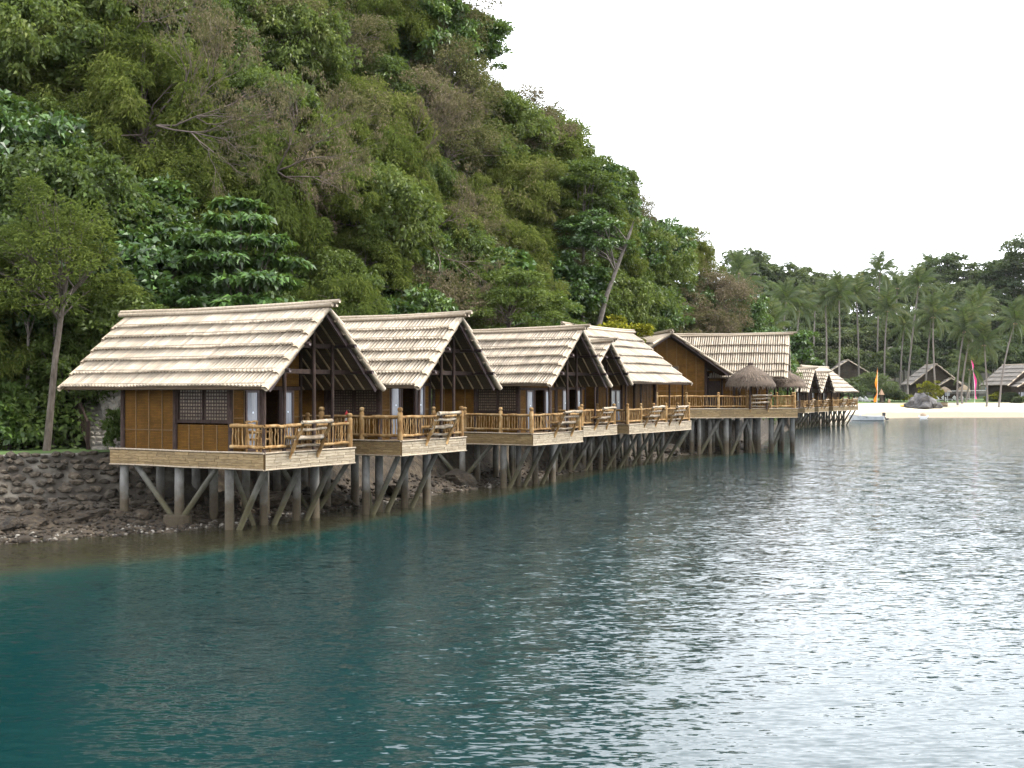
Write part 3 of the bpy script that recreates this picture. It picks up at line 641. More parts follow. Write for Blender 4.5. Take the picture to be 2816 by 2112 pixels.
def bare_tree(label, loc, length, dirs, seed, spread=0.55, depth=5):
    rg = random.Random(seed); root = empty('bare_tree', loc, 0, label, 'tree', 'bare branches reaching out of the hillside forest')
    mb = MB(); ends = []
    def br(p, d, l, r, k):
        d = d.normalized(); mid = p + d * l * 0.5 + Vector((rg.uniform(-1, 1), rg.uniform(-1, 1), rg.uniform(-1, 1))) * l * 0.10
        e = p + d * l + Vector((rg.uniform(-1, 1), rg.uniform(-1, 1), rg.uniform(-1, 1))) * l * 0.08
        mb.tube([p, mid, e], [r, r * 0.82, r * 0.62], 6 if r > 0.03 else 4, False)
        if k == 0: ends.append(e); return
        for _ in range(rg.choice((2, 2, 3))):
            nd = d + Vector((rg.uniform(-1, 1), rg.uniform(-0.6, 0.6), rg.uniform(-0.75, 1.0))) * spread
            br(e, nd, l * rg.uniform(0.62, 0.85), r * 0.6, k - 1)
        if k > 1: br(mid, d + Vector((rg.uniform(-1, 1), rg.uniform(-.5, .5), rg.uniform(-.6, .9))) * spread * 1.3, l * 0.55, r * 0.4, k - 2)
    base = Vector((0, 0, 0))
    for d in dirs: br(base, Vector(d), length, 0.05, depth)
    mb.build('branches', M_TWIG, root, True)
    rs = np.random.RandomState(seed); E = np.array([tuple(e) for e in ends]); E = E[rs.rand(len(E)) < 0.45]
    if len(E):
        idx = np.repeat(np.arange(len(E)), 16); m = len(idx)
        V, Q = leaf_arrays(E[idx] + rs.normal(size=(m, 3)) * 0.10, rs.normal(size=(m, 3)) * 0.5 + np.array([0, 0, -1.0]), rs.normal(size=(m, 3)), rs.uniform(0.12, 0.24, m), rs.uniform(0.03, 0.06, m))
        obj('dry_pods', mesh_np('dry_pods', V, Q, L_DRY), root)
def hp(u, v, fwd=2.2):
    fwd += 7.0
    # point in front of the hill surface seen at (u, v)
    e = (HZ - v) / F; yb = ip(u, FU, FY); y = (yb + HA * (EYE - 2)) / (1 - HA * e) - fwd
    return tuple(P(u, v, y))
bare_tree('sprawling leafless branches high on the left of the hill', hp(480, 330, 2.6), 1.7, [(0.8, -0.5, 0.5), (0.4, -0.5, 0.9), (0.9, -0.6, 0.0)], 41)
bare_tree('low sweeping leafless branch above the tiered tree', hp(430, 345, 2.9), 1.9, [(1, -0.3, -0.25), (1, -0.3, 0.1)], 42, 0.4)
bare_tree('pale leafless branches arching over the middle of the hillside', hp(760, 470, 2.8), 1.6, [(0.8, -0.5, -0.3), (0.9, -0.4, 0.3), (0.6, -0.5, 0.7)], 43)
bare_tree('leafless twigs in the brown patch near the crest', hp(1120, 420, 2.6), 1.5, [(0.5, -0.5, 0.8), (0.9, -0.4, 0.2)], 44)
bare_tree('leafless thin limbs low on the hill between second and third roofs', hp(1180, 640, 2.6), 1.6, [(0.4, -0.5, -0.8), (0.6, -0.5, 0.3)], 45)
bare_tree('leafless twigs at the upper left corner of the hill', hp(330, 120, 2.6), 1.7, [(0.8, -0.5, 0.5), (0.3, -0.5, 0.8)], 46)

# shrubs along the terrace at the foot of the hill
def shrub_mesh(seed, mat, ll, lw, R_=0.9, H=1.5): return crown_mesh('leaves', seed, R_, H, 0.0, 26, 0.36, 0.6, 70, ll, lw, mat, up=0.4)[0]
SHR = [shrub_mesh(500 + k, L_UNDER if k % 2 else L_BROAD, 0.24, 0.14) for k in range(4)]
def shrubs():
    rs = np.random.RandomState(9)
    o_ = ('first', 'second', 'third', 'fourth', 'fifth', 'sixth', 'seventh', 'eighth', 'ninth', 'tenth', 'eleventh', 'twelfth', 'last'); names = [a + ' from the left' + ',' for a in o_]
    for i in range(13):
        u = -95 + i * 13.5 + rs.uniform(-8, 8); y = 45.6 + rs.uniform(-0.4, 1.0)
        root = empty('shrub', on_ground(u, y, -0.1), rs.uniform(0, 6), names[i] + ' leafy shrub in the thicket behind the grass terrace', 'shrub', 'shrubs in the thicket behind the terrace')
        s = rs.uniform(0.7, 1.15); root.scale = (s, s, s * rs.uniform(0.9, 1.5))
        obj('leaves', SHR[i % 4], root)
        mb = MB()
        for k in range(5): mb.tube([(0, 0, -0.2), (rs.uniform(-.2, .2), rs.uniform(-.2, .2), 0.4), (rs.uniform(-.5, .5), rs.uniform(-.5, .5), 1.1)], [0.025, 0.02, 0.006], 5, False)
        mb.build('stems', M_BARK, root)
shrubs()

# ---------------------------------------------------------------- stilt cottages
def jlog(p0, p1, r, seg=4, jit=0.02, rj=0.15):
    """points and radii of a slightly crooked log"""
    p0, p1 = Vector(p0), Vector(p1); pts, rs = [], []
    for i in range(seg + 1):
        t = i / seg; p = p0.lerp(p1, t)
        if 0 < i < seg: p += Vector((rnd.uniform(-jit, jit), rnd.uniform(-jit, jit), rnd.uniform(-jit, jit)))
        pts.append(p); rs.append(r * (1 + rnd.uniform(-rj, rj)))
    return pts, rs

def log(name, p0, p1, r, mat, parent, n=8, seg=4, jit=0.02, rj=0.15, M=None):
    pts, rs = jlog(p0, p1, r, seg, jit, rj)
    return MB(M).tube(pts, rs, n).build(name, mat, parent, True)

def half_tile_mesh(l, r, n=6):
    """convex half of a split bamboo lying along +Y, end caps closed"""
    vs, fs = [], []
    for y, q in ((0, r * 0.97), (l, r * 1.03)):
        for k in range(n + 1):
            a = math.pi * k / n; vs.append((-q * math.cos(a), y, q * math.sin(a) * 1.05))
    m = n + 1
    for k in range(n): fs.append((k, k + 1, m + k + 1, m + k))
    fs.append(tuple(range(m))[::-1]); fs.append(tuple(range(m, 2 * m))); fs.append((0, m, 2 * m - 1, n))
    return [Vector(v) for v in vs], fs

TIERS = [0.0, 0.19, 0.345, 0.51, 0.66, 0.825, 1.0]

def tile_roof(root, Mr, w, L, ze, rise, tiles=60, singles=(), tiers=TIERS, ridge=(0.55, 0.4), barge_back=True, side=(-1, 1), rafters=True, mat=None):
    """gable roof of split-bamboo courses. Roof frame: ridge along +Y from 0 (front gable) to L, eaves at X = -w and +w.
    singles: courses of the -X slope whose tiles are pieces of their own"""
    mat = mat or M_TILE
    ln = math.hypot(w, rise)
    for s in side:
        d = Vector((s * w, 0, -rise)) / ln; nr = Vector((s * rise, 0, w)) / ln
        yax = Vector((0, 1, 0))
        MB(Mr).prism([(0, 0.02, ze + rise - 0.03), (s * w * 0.985, 0.02, ze + rise * 0.015 - 0.03), (s * w * 0.985, L - 0.02, ze + rise * 0.015 - 0.03), (0, L - 0.02, ze + rise - 0.03)], nr * 0.035).build('roof_underlay', M_SHEET, root)
        if rafters:
            for k in range(int(L / 0.45) + 1):
                y = 0.12 + k * 0.45
                if y > L - 0.05: break
                a = Vector((s * w * 0.03, y, ze + rise * 0.97)) - nr * 0.075; b = Vector((s * w * 0.97, y, ze + rise * 0.03)) - nr * 0.075
                MB(Mr).tube([a, b], 0.034, 5).build('rafter', M_RAFT, root, True)
        sp = L / tiles
        for ti in range(len(tiers) - 1):
            f0, f1 = tiers[ti], tiers[ti + 1]
            l = (f1 - f0) * ln + (0.14 if ti else 0.02)
            a0 = max(0.0, f0 * ln - (0.14 if ti else 0.0))
            ph, ph2 = rnd.uniform(0, 6), rnd.uniform(0, 6)
            vs, fs = half_tile_mesh(l, sp * 0.35)
            single = s == -1 and ti in singles
            row = None if single else MB(Mr)
            if single: me = MB().add(vs, fs).mesh('bamboo_tile', mat, False)
            for k in range(tiles):
                y = (k + 0.5) * sp + rnd.uniform(-0.04, 0.04) * sp
                wob = 0.055 * math.sin(y * 0.9 + ph) + 0.025 * math.sin(y * 2.3 + ph2)
                lift0 = 0.022; lift1 = 0.165 + wob * 0.6
                o = Vector((0, y, ze + rise)) + d * (a0) + nr * lift0
                e = Vector((0, y + rnd.uniform(-0.04, 0.04) * sp, ze + rise)) + d * (a0 + l + wob + rnd.uniform(-0.008, 0.01)) + nr * lift1
                Y = (e - o).normalized(); X = Y.cross(nr).normalized(); Z = X.cross(Y)
                Mt = Matrix((X, Y, Z)).transposed().to_4x4(); Mt.translation = o
                if single: obj('bamboo_tile', me, root, (Mr @ Mt) if Mr is not None else Mt)
                else: row.add([Mt @ v for v in vs], fs)
            if not single: row.build('tile_course', mat, root, False, 'stuff')
            # thin split-bamboo lath tied across each course near its lower end
            pts = []
            for k in range(9):
                y = 0.03 + (L - 0.06) * k / 8
                wob = 0.055 * math.sin(y * 0.9 + ph) + 0.025 * math.sin(y * 2.3 + ph2)
                pts.append(Vector((0, y, ze + rise)) + d * (a0 + l - 0.10 + wob) + nr * (0.147 + wob * 0.6 + sp * 0.385))
            MB(Mr).tube(pts, 0.012, 4).build('tie_lath', M_POLE, root)
            # edge pole finishing each course at the rakes
            for y in ((-0.09,) if not barge_back else (-0.09, L + 0.05)):
                o = Vector((0, y, ze + rise)) + d * max(0, a0 - 0.10) + nr * 0.0; e = Vector((0, y, ze + rise)) + d * (a0 + l + 0.07) + nr * 0.11
                MB(Mr).tube([o, o.lerp(e, 0.5), e], [0.08, 0.088, 0.092], 8).build('rake_pole', M_POLE, root, True)
                if y < 0:
                    MB(Mr).tube([o + Vector((s * 0.02, 0.11, 0.03)), e + Vector((s * 0.0, 0.11, 0.03))], [0.05, 0.058], 6).build('rake_pole', M_POLE, root, True)
        # bargeboards below the poles, in two overlapping lengths
        for y in ((0.04,) if not barge_back else (0.04, L - 0.05)):
            for (fa, fb) in ((0.02, 0.44), (0.40, 0.97)):
                a = Vector((0, y, ze + rise)) + d * fa * ln - nr * 0.09; b = Vector((0, y, ze + rise)) + d * fb * ln - nr * (0.13 if fa > 0.1 else 0.09)
                MB(Mr).bar(a, b, 0.05, 0.13, nr).build('bargeboard', M_BARGE, root)
    # ridge poles, bowed up a little at the ends
    for (dx, dz, r, o0, o1) in ((0.0, 0.20, 0.075, ridge[0], ridge[1]), (-0.10, 0.09, 0.075, ridge[0] * 0.62, ridge[1] * 0.9), (0.10, 0.09, 0.07, ridge[0] * 0.66, ridge[1] * 0.9)):
        pts = []
        for k in range(7):
            t = k / 6; y = -o0 + (L + o0 + o1) * t
            pts.append((dx + rnd.uniform(-0.015, 0.015), y, ze + rise + dz + 0.07 * (2 * t - 1) ** 2 * (1 if t < 0.5 else 0.5) - 0.03 + rnd.uniform(-0.015, 0.015)))
        MB(Mr).tube(pts, [r * rnd.uniform(0.9, 1.08) for _ in pts], 8).build('ridge_pole', M_POLE, root, True)

def fascia(root, p0, p1, ztop, h=0.5, rows=5, detail=True, strip=None):
    """deck skirt between two plan points; outward is to the right of p0->p1"""
    a, b = Vector((*p0, 0)), Vector((*p1, 0)); d = (b - a); L = d.length; d.normalize(); n = Vector((d.y, -d.x, 0))
    mb = MB(); q0, q1 = a + n * 0.004, b + n * 0.004
    mb.prism([q0 + Vector((0, 0, ztop - h)), q1 + Vector((0, 0, ztop - h)), q1 + Vector((0, 0, ztop)), q0 + Vector((0, 0, ztop))], n * 0.03)
    part = mb.build('fascia', M_FAR_FASCIA if not detail else M_BATTEN, root)
    if detail:
        rh = (h - 0.03) / rows
        for r in range(rows):
            x = 0.0
            first = rnd.uniform(0.25, 0.75)
            while x < L - 0.02:
                l = first if x == 0 else rnd.choice((0.42, 0.62, 0.8, 0.95))
                l = min(l, L - x)
                if L - x - l < 0.18: l = L - x
                z0 = ztop - h + 0.015 + r * rh
                o = n * (0.036 + rnd.uniform(0, 0.010))
                g = 0.007
                A = a + d * (x + g) + o; B = a + d * (x + l - g) + o
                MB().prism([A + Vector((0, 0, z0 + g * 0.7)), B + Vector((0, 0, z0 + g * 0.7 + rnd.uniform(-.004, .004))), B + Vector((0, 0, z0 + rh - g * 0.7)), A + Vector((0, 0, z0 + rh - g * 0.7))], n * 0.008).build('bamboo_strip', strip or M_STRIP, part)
                x += l
    for (z, r, mt) in ((ztop + 0.025, 0.034, M_POLE), (ztop - h, 0.028, M_POLE)):
        pts, rs = jlog(a + n * 0.05 + Vector((0, 0, z)) - d * 0.02, b + n * 0.05 + Vector((0, 0, z)) + d * 0.02, r, 6, 0.008, 0.08)
        MB().tube(pts, rs, 6).build('trim_pole', mt, part, True)
    return part

BAL = []
def bal_protos():
    for k in range(6):
        r = rnd.uniform(0.019, 0.027)
        pts, rs = jlog((0, 0, 0), (rnd.uniform(-0.03, 0.03), rnd.uniform(-.01, .01), 0.62), r, 4, 0.018, 0.2)
        BAL.append(MB().tube(pts, rs, 5, False).mesh('baluster', M_LOG, True))
NEW = []
def newel_protos():
    for k in range(4):
        r = rnd.uniform(0.085, 0.105)
        mb = MB().lathe([(r * 1.05, -0.02), (r, 0.3), (r * 0.96, 0.7), (r * 0.98, 1.02), (r * 0.72, 1.04), (r * 0.72, 1.08), (r * 0.98, 1.10), (r * 0.95, 1.18), (r * 0.6, 1.215), (0.001, 1.22)], 10, jit=0.05)
        NEW.append(mb.mesh('newel_post', M_LOG, True))
bal_protos(); newel_protos()

def railing(root, p0, p1, z, newels=(True, True), sp=0.135, joined=False, h=0.86):
    """one bay of log railing"""
    a, b = Vector((*p0, z)), Vector((*p1, z)); d = b - a; L = d.length; d.normalize()
    pts, rs = jlog(a + Vector((0, 0, h)), b + Vector((0, 0, h + rnd.uniform(-0.02, 0.02))), 0.058, 5, 0.02, 0.18)
    part = MB().tube(pts, rs, 8).build('railing', M_LOG, root, True)
    pts, rs = jlog(a + Vector((0, 0, 0.2)), b + Vector((0, 0, 0.2)), 0.056, 5, 0.015, 0.18)
    MB().tube(pts, rs, 8).build('bottom_rail', M_LOG, part, True)
    n = max(2, int(L / sp)); J = MB() if joined else None
    for k in range(n):
        p = a + d * (L * (k + 0.5) / n + rnd.uniform(-0.025, 0.025)) + Vector((0, 0, 0.22))
        if joined: J.tube([p, p + Vector((rnd.uniform(-.02, .02), 0, 0.62))], 0.024, 4, False)
        else: obj('baluster', BAL[rnd.randrange(6)], part, Matrix.Translation(p) @ Matrix.Rotation(rnd.uniform(0, 6), 4, 'Z') @ Matrix.Diagonal((1, 1, (h - 0.24) / 0.62, 1)))
    if joined: J.build('balusters', M_LOG, part, False, 'stuff')
    for on, p in zip(newels, (a, b)):
        if on: obj('newel_post', NEW[rnd.randrange(4)], part, Matrix.Translation(p) @ Matrix.Rotation(rnd.uniform(0, 6), 4, 'Z'))
    return part

def bench(root, x0, x1, y, z, out=-1):
    """log bench hung on the deck edge, its back leaning out over the water"""
    part = None
    def bar(a, b, r, mat=M_BENCH, name='bench_slat'):
        nonlocal part
        pts, rs = jlog(a, b, r, 4, 0.022, 0.2)
        o = MB().tube(pts, rs, 8).build('bench' if part is None else name, mat, root if part is None else part, True)
        if part is None: part = o
    bar((x0, y - 0.60, z + 0.98), (x1, y - 0.60, z + 1.0), 0.068)
    for x in (x0 + 0.06, x1 - 0.06): bar((x, y - 0.02, z - 0.18), (x + 0.02, y - 0.60, z + 1.0), 0.062, M_LOG, 'bench_support')
    bar((x0 + 0.02, y - 0.46, z + 0.74), (x1 - 0.02, y - 0.46, z + 0.76), 0.048)
    bar((x0, y - 0.30, z + 0.47), (x1, y - 0.30, z + 0.49), 0.070)
    for k in range(3): bar((x0 + 0.02, y - 0.17 + k * 0.14, z + 0.455), (x1 - 0.02, y - 0.17 + k * 0.14, z + 0.455), 0.05)
    bar((x0 + 0.04, y - 0.12, z + 0.2), (x1 - 0.04, y - 0.12, z + 0.2), 0.045)
    bar((x0 + 0.03, y - 0.33, z + 0.50), (x0 + 0.03, y + 0.22, z + 0.47), 0.055, M_LOG); bar((x1 - 0.03, y - 0.33, z + 0.50), (x1 - 0.03, y + 0.22, z + 0.47), 0.055, M_LOG)

def stilt(root, x, y, ztop, zb, r=0.15):
    pts = [(x, y, ztop), (x + rnd.uniform(-.02, .02), y, (ztop + zb) / 2), (x + rnd.uniform(-.03, .03), y + rnd.uniform(-.03, .03), zb)]
    return MB().tube(pts, [r * 0.95, r, r * 1.04], 12).build('stilt', M_CONC, root, True)
def brace(root, p0, p1, r=0.095):
    return MB().tube([p0, Vector(p0).lerp(Vector(p1), 0.5), p1], [r, r * 1.05, r], 9).build('brace', M_BRACE, root, True)

def lworld(root_loc, yaw, x, y):
    c, s = math.cos(yaw), math.sin(yaw)
    return root_loc[0] + c * x - s * y, root_loc[1] + s * x + c * y

def seabed(loc, yaw, x, y):
    X, Y = lworld(loc, yaw, x, y); return gz(X, Y)

def wall_panels(root, p0, p1, z0, z1, n, mid=None, name='wall_panel', batten=True):
    """matting panels between battens from plan point p0 to p1 (outside on the right of p0->p1)"""
    a, b = Vector((*p0, 0)), Vector((*p1, 0)); d = b - a; L = d.length; d.normalize(); nn = Vector((d.y, -d.x, 0))
    for k in range(n):
        A = a + d * (L * k / n + 0.006); B = a + d * (L * (k + 1) / n - 0.006)
        MB().prism([A + Vector((0, 0, z0)), B + Vector((0, 0, z0)), B + Vector((0, 0, z1)), A + Vector((0, 0, z1))], nn * (-0.03 - 0.004 * rnd.random())).build(name, M_AMAK, root)
    if batten:
        for k in range(n + 1):
            p = a + d * (L * k / n) + nn * 0.012
            MB().bar(p + Vector((0, 0, z0)), p + Vector((0, 0, z1)), 0.035, 0.024, nn).build('batten', M_BATTEN, root)
        if mid:
            MB().bar(a + nn * 0.026 + Vector((0, 0, z0 + mid)), b + nn * 0.026 + Vector((0, 0, z0 + mid)), 0.02, 0.03, (0, 0, 1)).build('batten', M_BATTEN, root)

def lattice_window(root, p0, p1, z0, z1):
    a, b = Vector((*p0, 0)), Vector((*p1, 0)); d = b - a; L = d.length; d.normalize(); nn = Vector((d.y, -d.x, 0)); Z = Vector((0, 0, 1))
    fr = MB()
    for (A, B) in ((a + Z * z0, b + Z * z0), (a + Z * z1, b + Z * z1)): fr.bar(A + nn * 0.01, B + nn * 0.01, 0.05, 0.1)
    for t in (0, 0.5, 1): fr.bar(a + d * L * t + Z * (z0 - .05) + nn * 0.013, a + d * L * t + Z * (z1 + .05) + nn * 0.013, 0.08 if t != .5 else .03, 0.05, nn)
    w = fr.build('window', M_DARK, root)
    MB().prism([a + Z * z0 - nn * .03, b + Z * z0 - nn * .03, b + Z * z1 - nn * .03, a + Z * z1 - nn * .03], -nn * 0.02).build('window_backing', M_DARK, w)
    nx, nz = 18, 11
    cw = (L - 0.16) / nx; ch = (z1 - z0 - 0.08) / nz; V = []
    for i in range(nx):
        if i == nx // 2: continue
        for j in range(nz):
            o = a + d * (0.08 + cw * (i + 0.5)) + Z * (z0 + 0.04 + ch * (j + 0.5)) - nn * 0.024
            q = d * cw * 0.29; p = Z * ch * 0.29
            V.append([o - q - p, o + q - p, o + q + p, o - q + p])
    mb = MB()
    for v in V: mb.prism(v, nn * 0.008)
    mb.build('shell_panes', M_LATT, w, False, 'stuff')

def glass_door(root, x0, x1, y, z0, z1, stick=True):
    fr = MB()
    fr.box(x0, x0 + 0.07, y - 0.04, y + 0.02, z0, z1); fr.box(x1 - 0.07, x1, y - 0.04, y + 0.02, z0, z1)
    fr.box(x0 + 0.07, x1 - 0.07, y - 0.038, y + 0.018, z1 - 0.08, z1); fr.box(x0 + 0.07, x1 - 0.07, y - 0.038, y + 0.018, z0, z0 + 0.12)
    d = fr.build('door', M_BARGE, root)
    MB().box(x0 + 0.07, x1 - 0.07, y - 0.012, y, z0 + 0.12, z1 - 0.08).build('pane', M_GLASS, d)
    if stick:
        xm, zm = (x0 + x1) / 2 + 0.04, z0 + (z1 - z0) * 0.63
        MB().add([(xm + 0.035 * math.cos(t * math.pi / 5), y - 0.016, zm + 0.035 * math.sin(t * math.pi / 5)) for t in range(10)], [tuple(range(10))]).build('sticker', M_STICK, d)
    return d

def cottage(label, loc, yaw, ze, rise=2.66, w=2.93, L=9.2, dz=2.5, dx=(-2.49, 2.06), dy=(0.45, 7.3), wx=(-2.3, 1.05), wy=(2.0, 6.9), tiles=60, singles=(), detail=True, bench_x=(-1.4, 0.1), posts=(-2.35, -1.4, 0.07, 1.05), left_rail=None, far=False, Lback=True):
    root = empty('stilt_cottage', (loc[0], loc[1], 0), yaw, label, 'cottage', 'stilt cottages along the shore')
    # deck
    MB().box(dx[0] + 0.03, dx[1] - 0.03, dy[0] + 0.03, dy[1] - 0.03, dz - 0.14, dz).build('deck_floor', M_FLOOR, root)
    mb = MB()
    for y in np.arange(dy[0] + 0.3, dy[1], 1.3): mb.bar((dx[0] + 0.05, y, dz - 0.25), (dx[1] - 0.05, y, dz - 0.25), 0.1, 0.2)
    mb.build('deck_joists', M_DARK, root)
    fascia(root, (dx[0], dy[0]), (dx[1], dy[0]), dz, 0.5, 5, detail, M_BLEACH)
    fascia(root, (dx[0], dy[1]), (dx[0], dy[0]), dz, 0.5, 5, detail)
    fascia(root, (dx[1], dy[0]), (dx[1], dy[1]), dz, 0.5, 5, False)
    # stilts and braces
    sx = [wx[0] + 0.05, wx[0] + 1.7, wx[1], dx[1] - 0.1]
    if dx[0] < wx[0] - 0.5: sx = [dx[0] + 0.15] + sx
    sy = [wy[0] + 0.1, (wy[0] + wy[1]) / 2 - 0.05, wy[1]]
    for x in sx:
        for y in sy:
            zb = min(seabed(loc, yaw, x, y) - 0.25, 1.2); stilt(root, x + rnd.uniform(-.05, .05), y + rnd.uniform(-.05, .05), dz - 0.16, zb, rnd.uniform(0.135, 0.16))
        zb = max(seabed(loc, yaw, x, sy[0]), -0.3)
        if x < dx[1] - 0.3: brace(root, (x + 0.12, sy[0] - 0.05, zb - 0.1), (x + 0.12, dy[0] + 0.12, dz - 0.2))
    x = sx[0]
    zb = max(seabed(loc, yaw, x, sy[1]), -0.3)
    brace(root, (x - 0.02, sy[1] + 0.22, zb + 0.1), (x - 0.02, sy[2] - 0.25, dz - 0.2)); brace(root, (x - 0.02, sy[1] - 0.22, zb + 0.1), (x - 0.02, sy[0] + 0.3, dz - 0.2), 0.085)
    zb = max(seabed(loc, yaw, sx[1], sy[0]), -0.3)
    brace(root, (sx[1] - 0.15, sy[0] + 0.2, zb - 0.05), (sx[0] + 0.15, sy[0] + 0.2, dz - 0.2), 0.08)
    # walls
    zw = ze - 0.15
    ym = (wy[0] + wy[1]) / 2
    top = lambda x: ze + rise * (1 - min(1, abs(x) / w)) - 0.16
    zl = top(wx[0])
    wall_panels(root, (wx[0], wy[1]), (wx[0], ym), dz, zl, 4, 0.68)
    wall_panels(root, (wx[0], ym), (wx[0], wy[0]), dz, dz + 0.88, 4)
    lattice_window(root, (wx[0], ym - 0.08), (wx[0], wy[0] + 0.12), dz + 0.98, zl - 0.12)
    for (x, y) in ((wx[0], wy[1]), (wx[0], ym), (wx[0], wy[0])):
        MB().tube([(x - 0.03, y, dz - 0.02), (x - 0.03, y, top(x) + 0.1)], [0.085, 0.075], 9).build('wall_post', M_DARK, root, True)
    wall_panels(root, (wx[1], wy[0]), (wx[1], wy[1]), dz, top(wx[1]), 6, 0.68)
    wall_panels(root, (wx[1], wy[1]), (wx[0], wy[1]), dz, top(wx[0]), 5, None, batten=False)
    MB().tube([(wx[1], wy[0] - 0.03, dz), (wx[1], wy[0] - 0.03, top(wx[1]))], 0.06, 8).build('wall_post', M_DARK, root, True)
    # verandah front: panel, glazed leaf, doorway, glazed leaf, panel, then the matting gable above
    W = wx[1] - wx[0]; X = lambda t: wx[0] + W * t; hd = dz + 2.0
    wall_panels(root, (X(0.02), wy[0]), (X(0.17), wy[0]), dz, hd, 1, 1.1)
    glass_door(root, X(0.19), X(0.38), wy[0], dz + 0.02, hd)
    MB().box(X(0.385), X(0.42), wy[0] - 0.05, wy[0] + 0.03, dz, hd).build('door_jamb', M_DARK, root)
    MB().bar((X(0.42), wy[0] + 0.02, dz + 0.99), (X(0.50), wy[0] + 0.62, dz + 0.99), 0.045, 1.9).build('door', M_DOOR, root)
    glass_door(root, X(0.71), X(0.89), wy[0], dz + 0.02, hd)
    MB().box(X(0.67), X(0.70), wy[0] - 0.05, wy[0] + 0.03, dz, hd).build('door_jamb', M_DARK, root)
    wall_panels(root, (X(0.90), wy[0]), (X(0.985), wy[0]), dz, hd, 1, 1.1)
    MB().box(wx[0] + 0.05, wx[1] - 0.04, wy[0] - 0.06, wy[0] + 0.03, hd + 0.005, hd + 0.13).build('header_beam', M_DARK, root)
    zt = hd + 0.14
    xa = -w * (1 - (zt - ze) / rise) * 0.96; pts = []
    pts = [(max(wx[0], xa), wy[0], zt), (wx[1], wy[0], zt), (wx[1], wy[0], max(zt + .02, top(wx[1]) - 0.02)), (0, wy[0], top(0) - 0.06), (max(wx[0], xa), wy[0], max(zt + 0.01, top(max(wx[0], xa)) - 0.02))]
    MB().prism(pts, (0, 0.03, 0)).build('gable_wall', M_AMAK, root)
    # verandah posts, tie beams, purlins
    for x in posts:
        xx = x; zt2 = min(top(x) - 0.02, ze + 2.1 if abs(x) < 0.5 else 99)
        pts, rs = jlog((xx, dy[0] + 0.14, dz - 0.02), (xx, dy[0] + 0.14, zt2), 0.062, 4, 0.012, 0.08)
        MB().tube(pts, rs, 8).build('verandah_post', M_DARK, root, True)
    for (hz, ov) in ((0.62, 0.18), (1.48, 0.16)):
        hw = w * (1 - hz / rise) + ov - 0.12
        for y in (dy[0] + 0.25, wy[0] + 0.9):
            MB().bar((-hw, y, ze + hz), (hw, y, ze + hz), 0.09, 0.15).build('tie_beam', M_DARK, root)
        for s in (-1, 1):
            MB().tube([(s * (hw - 0.16), -0.30, ze + hz - 0.0), (s * (hw - 0.16), L - 0.2, ze + hz - 0.0)], 0.065, 8).build('purlin', M_BARGE, root, True)
    MB().bar((-1.35, dy[0] + 0.2, ze + 1.35), (-0.6, dy[0] + 0.75, ze + 0.45), 0.06, 0.09).build('knee_brace', M_DOOR, root)
    tile_roof(root, None, w, L, ze, rise, tiles, singles, rafters=not far)
    # railings
    lx = dx[0] + 0.1; fy = dy[0] + 0.1
    if left_rail: # deck runs on past the house: bays of railing between newels
        ys = left_rail
        for i in range(len(ys) - 1): railing(root, (lx, ys[i]), (lx, ys[i + 1]), dz, (True, False), joined=far)
        railing(root, (lx, ys[-1]), (lx, fy), dz, (True, True), joined=far)
    else:
        railing(root, (lx, wy[0] - 0.05), (lx, fy), dz, (False, False), joined=far)
    railing(root, (lx, fy), (bench_x[0], fy), dz, (False, False), joined=far)
    railing(root, (bench_x[0], fy + 0.12), (bench_x[1] + 0.05, fy + 0.12), dz, (False, False), joined=far)
    railing(root, (bench_x[1], fy), (dx[1] - 0.12, fy), dz, (False, True), joined=far)
    railing(root, (dx[1] - 0.12, fy), (dx[1] - 0.12, 2.4), dz, (False, True), joined=far)
    railing(root, (dx[1] - 0.12, 2.4), (dx[1] - 0.12, 4.6), dz, (False, True), joined=far)
    bench(root, bench_x[0], bench_x[1], dy[0], dz)
    return root

C1, Y1 = (-6.09, 39.37), math.radians(60.0)
C2, Y2 = (-1.98, 45.18), math.radians(61.9)
C3, Y3 = (3.25, 57.18), math.radians(58.1)
C4, Y4 = (5.28, 65.5), math.radians(60.0)
cottage('nearest bamboo stilt cottage with the lattice window and pale tiled roof', C1, Y1, EYE + 0.07, dz=2.47, singles=(1, 2, 3, 4, 5))
cottage('second bamboo stilt cottage from the left, red fire extinguisher by its rail', C2, Y2, EYE + 0.12, dz=2.65, dx=(-3.3, 1.19), bench_x=(-1.75, -0.2), posts=(-1.9, -0.35, 0.55), left_rail=(5.6, 4.0, 2.2))
cottage('third bamboo stilt cottage from the left, its deck joined to the next', C3, Y3, EYE + 0.27, dz=2.5, dx=(-3.7, 1.02), bench_x=(-1.8, -0.1), posts=(-1.9, -0.2, 0.7), left_rail=(6.0, 4.2, 2.2))
cottage('small stilt cottage half hidden behind the third, lowest of the front gables', C4, Y4, EYE + 0.42, 2.25, 2.75, 7.5, dz=2.55, dx=(-2.3, 1.95), bench_x=(-1.0, 0.6), posts=(-2.2, -0.5, 1.0), left_rail=(5.0, 3.0))

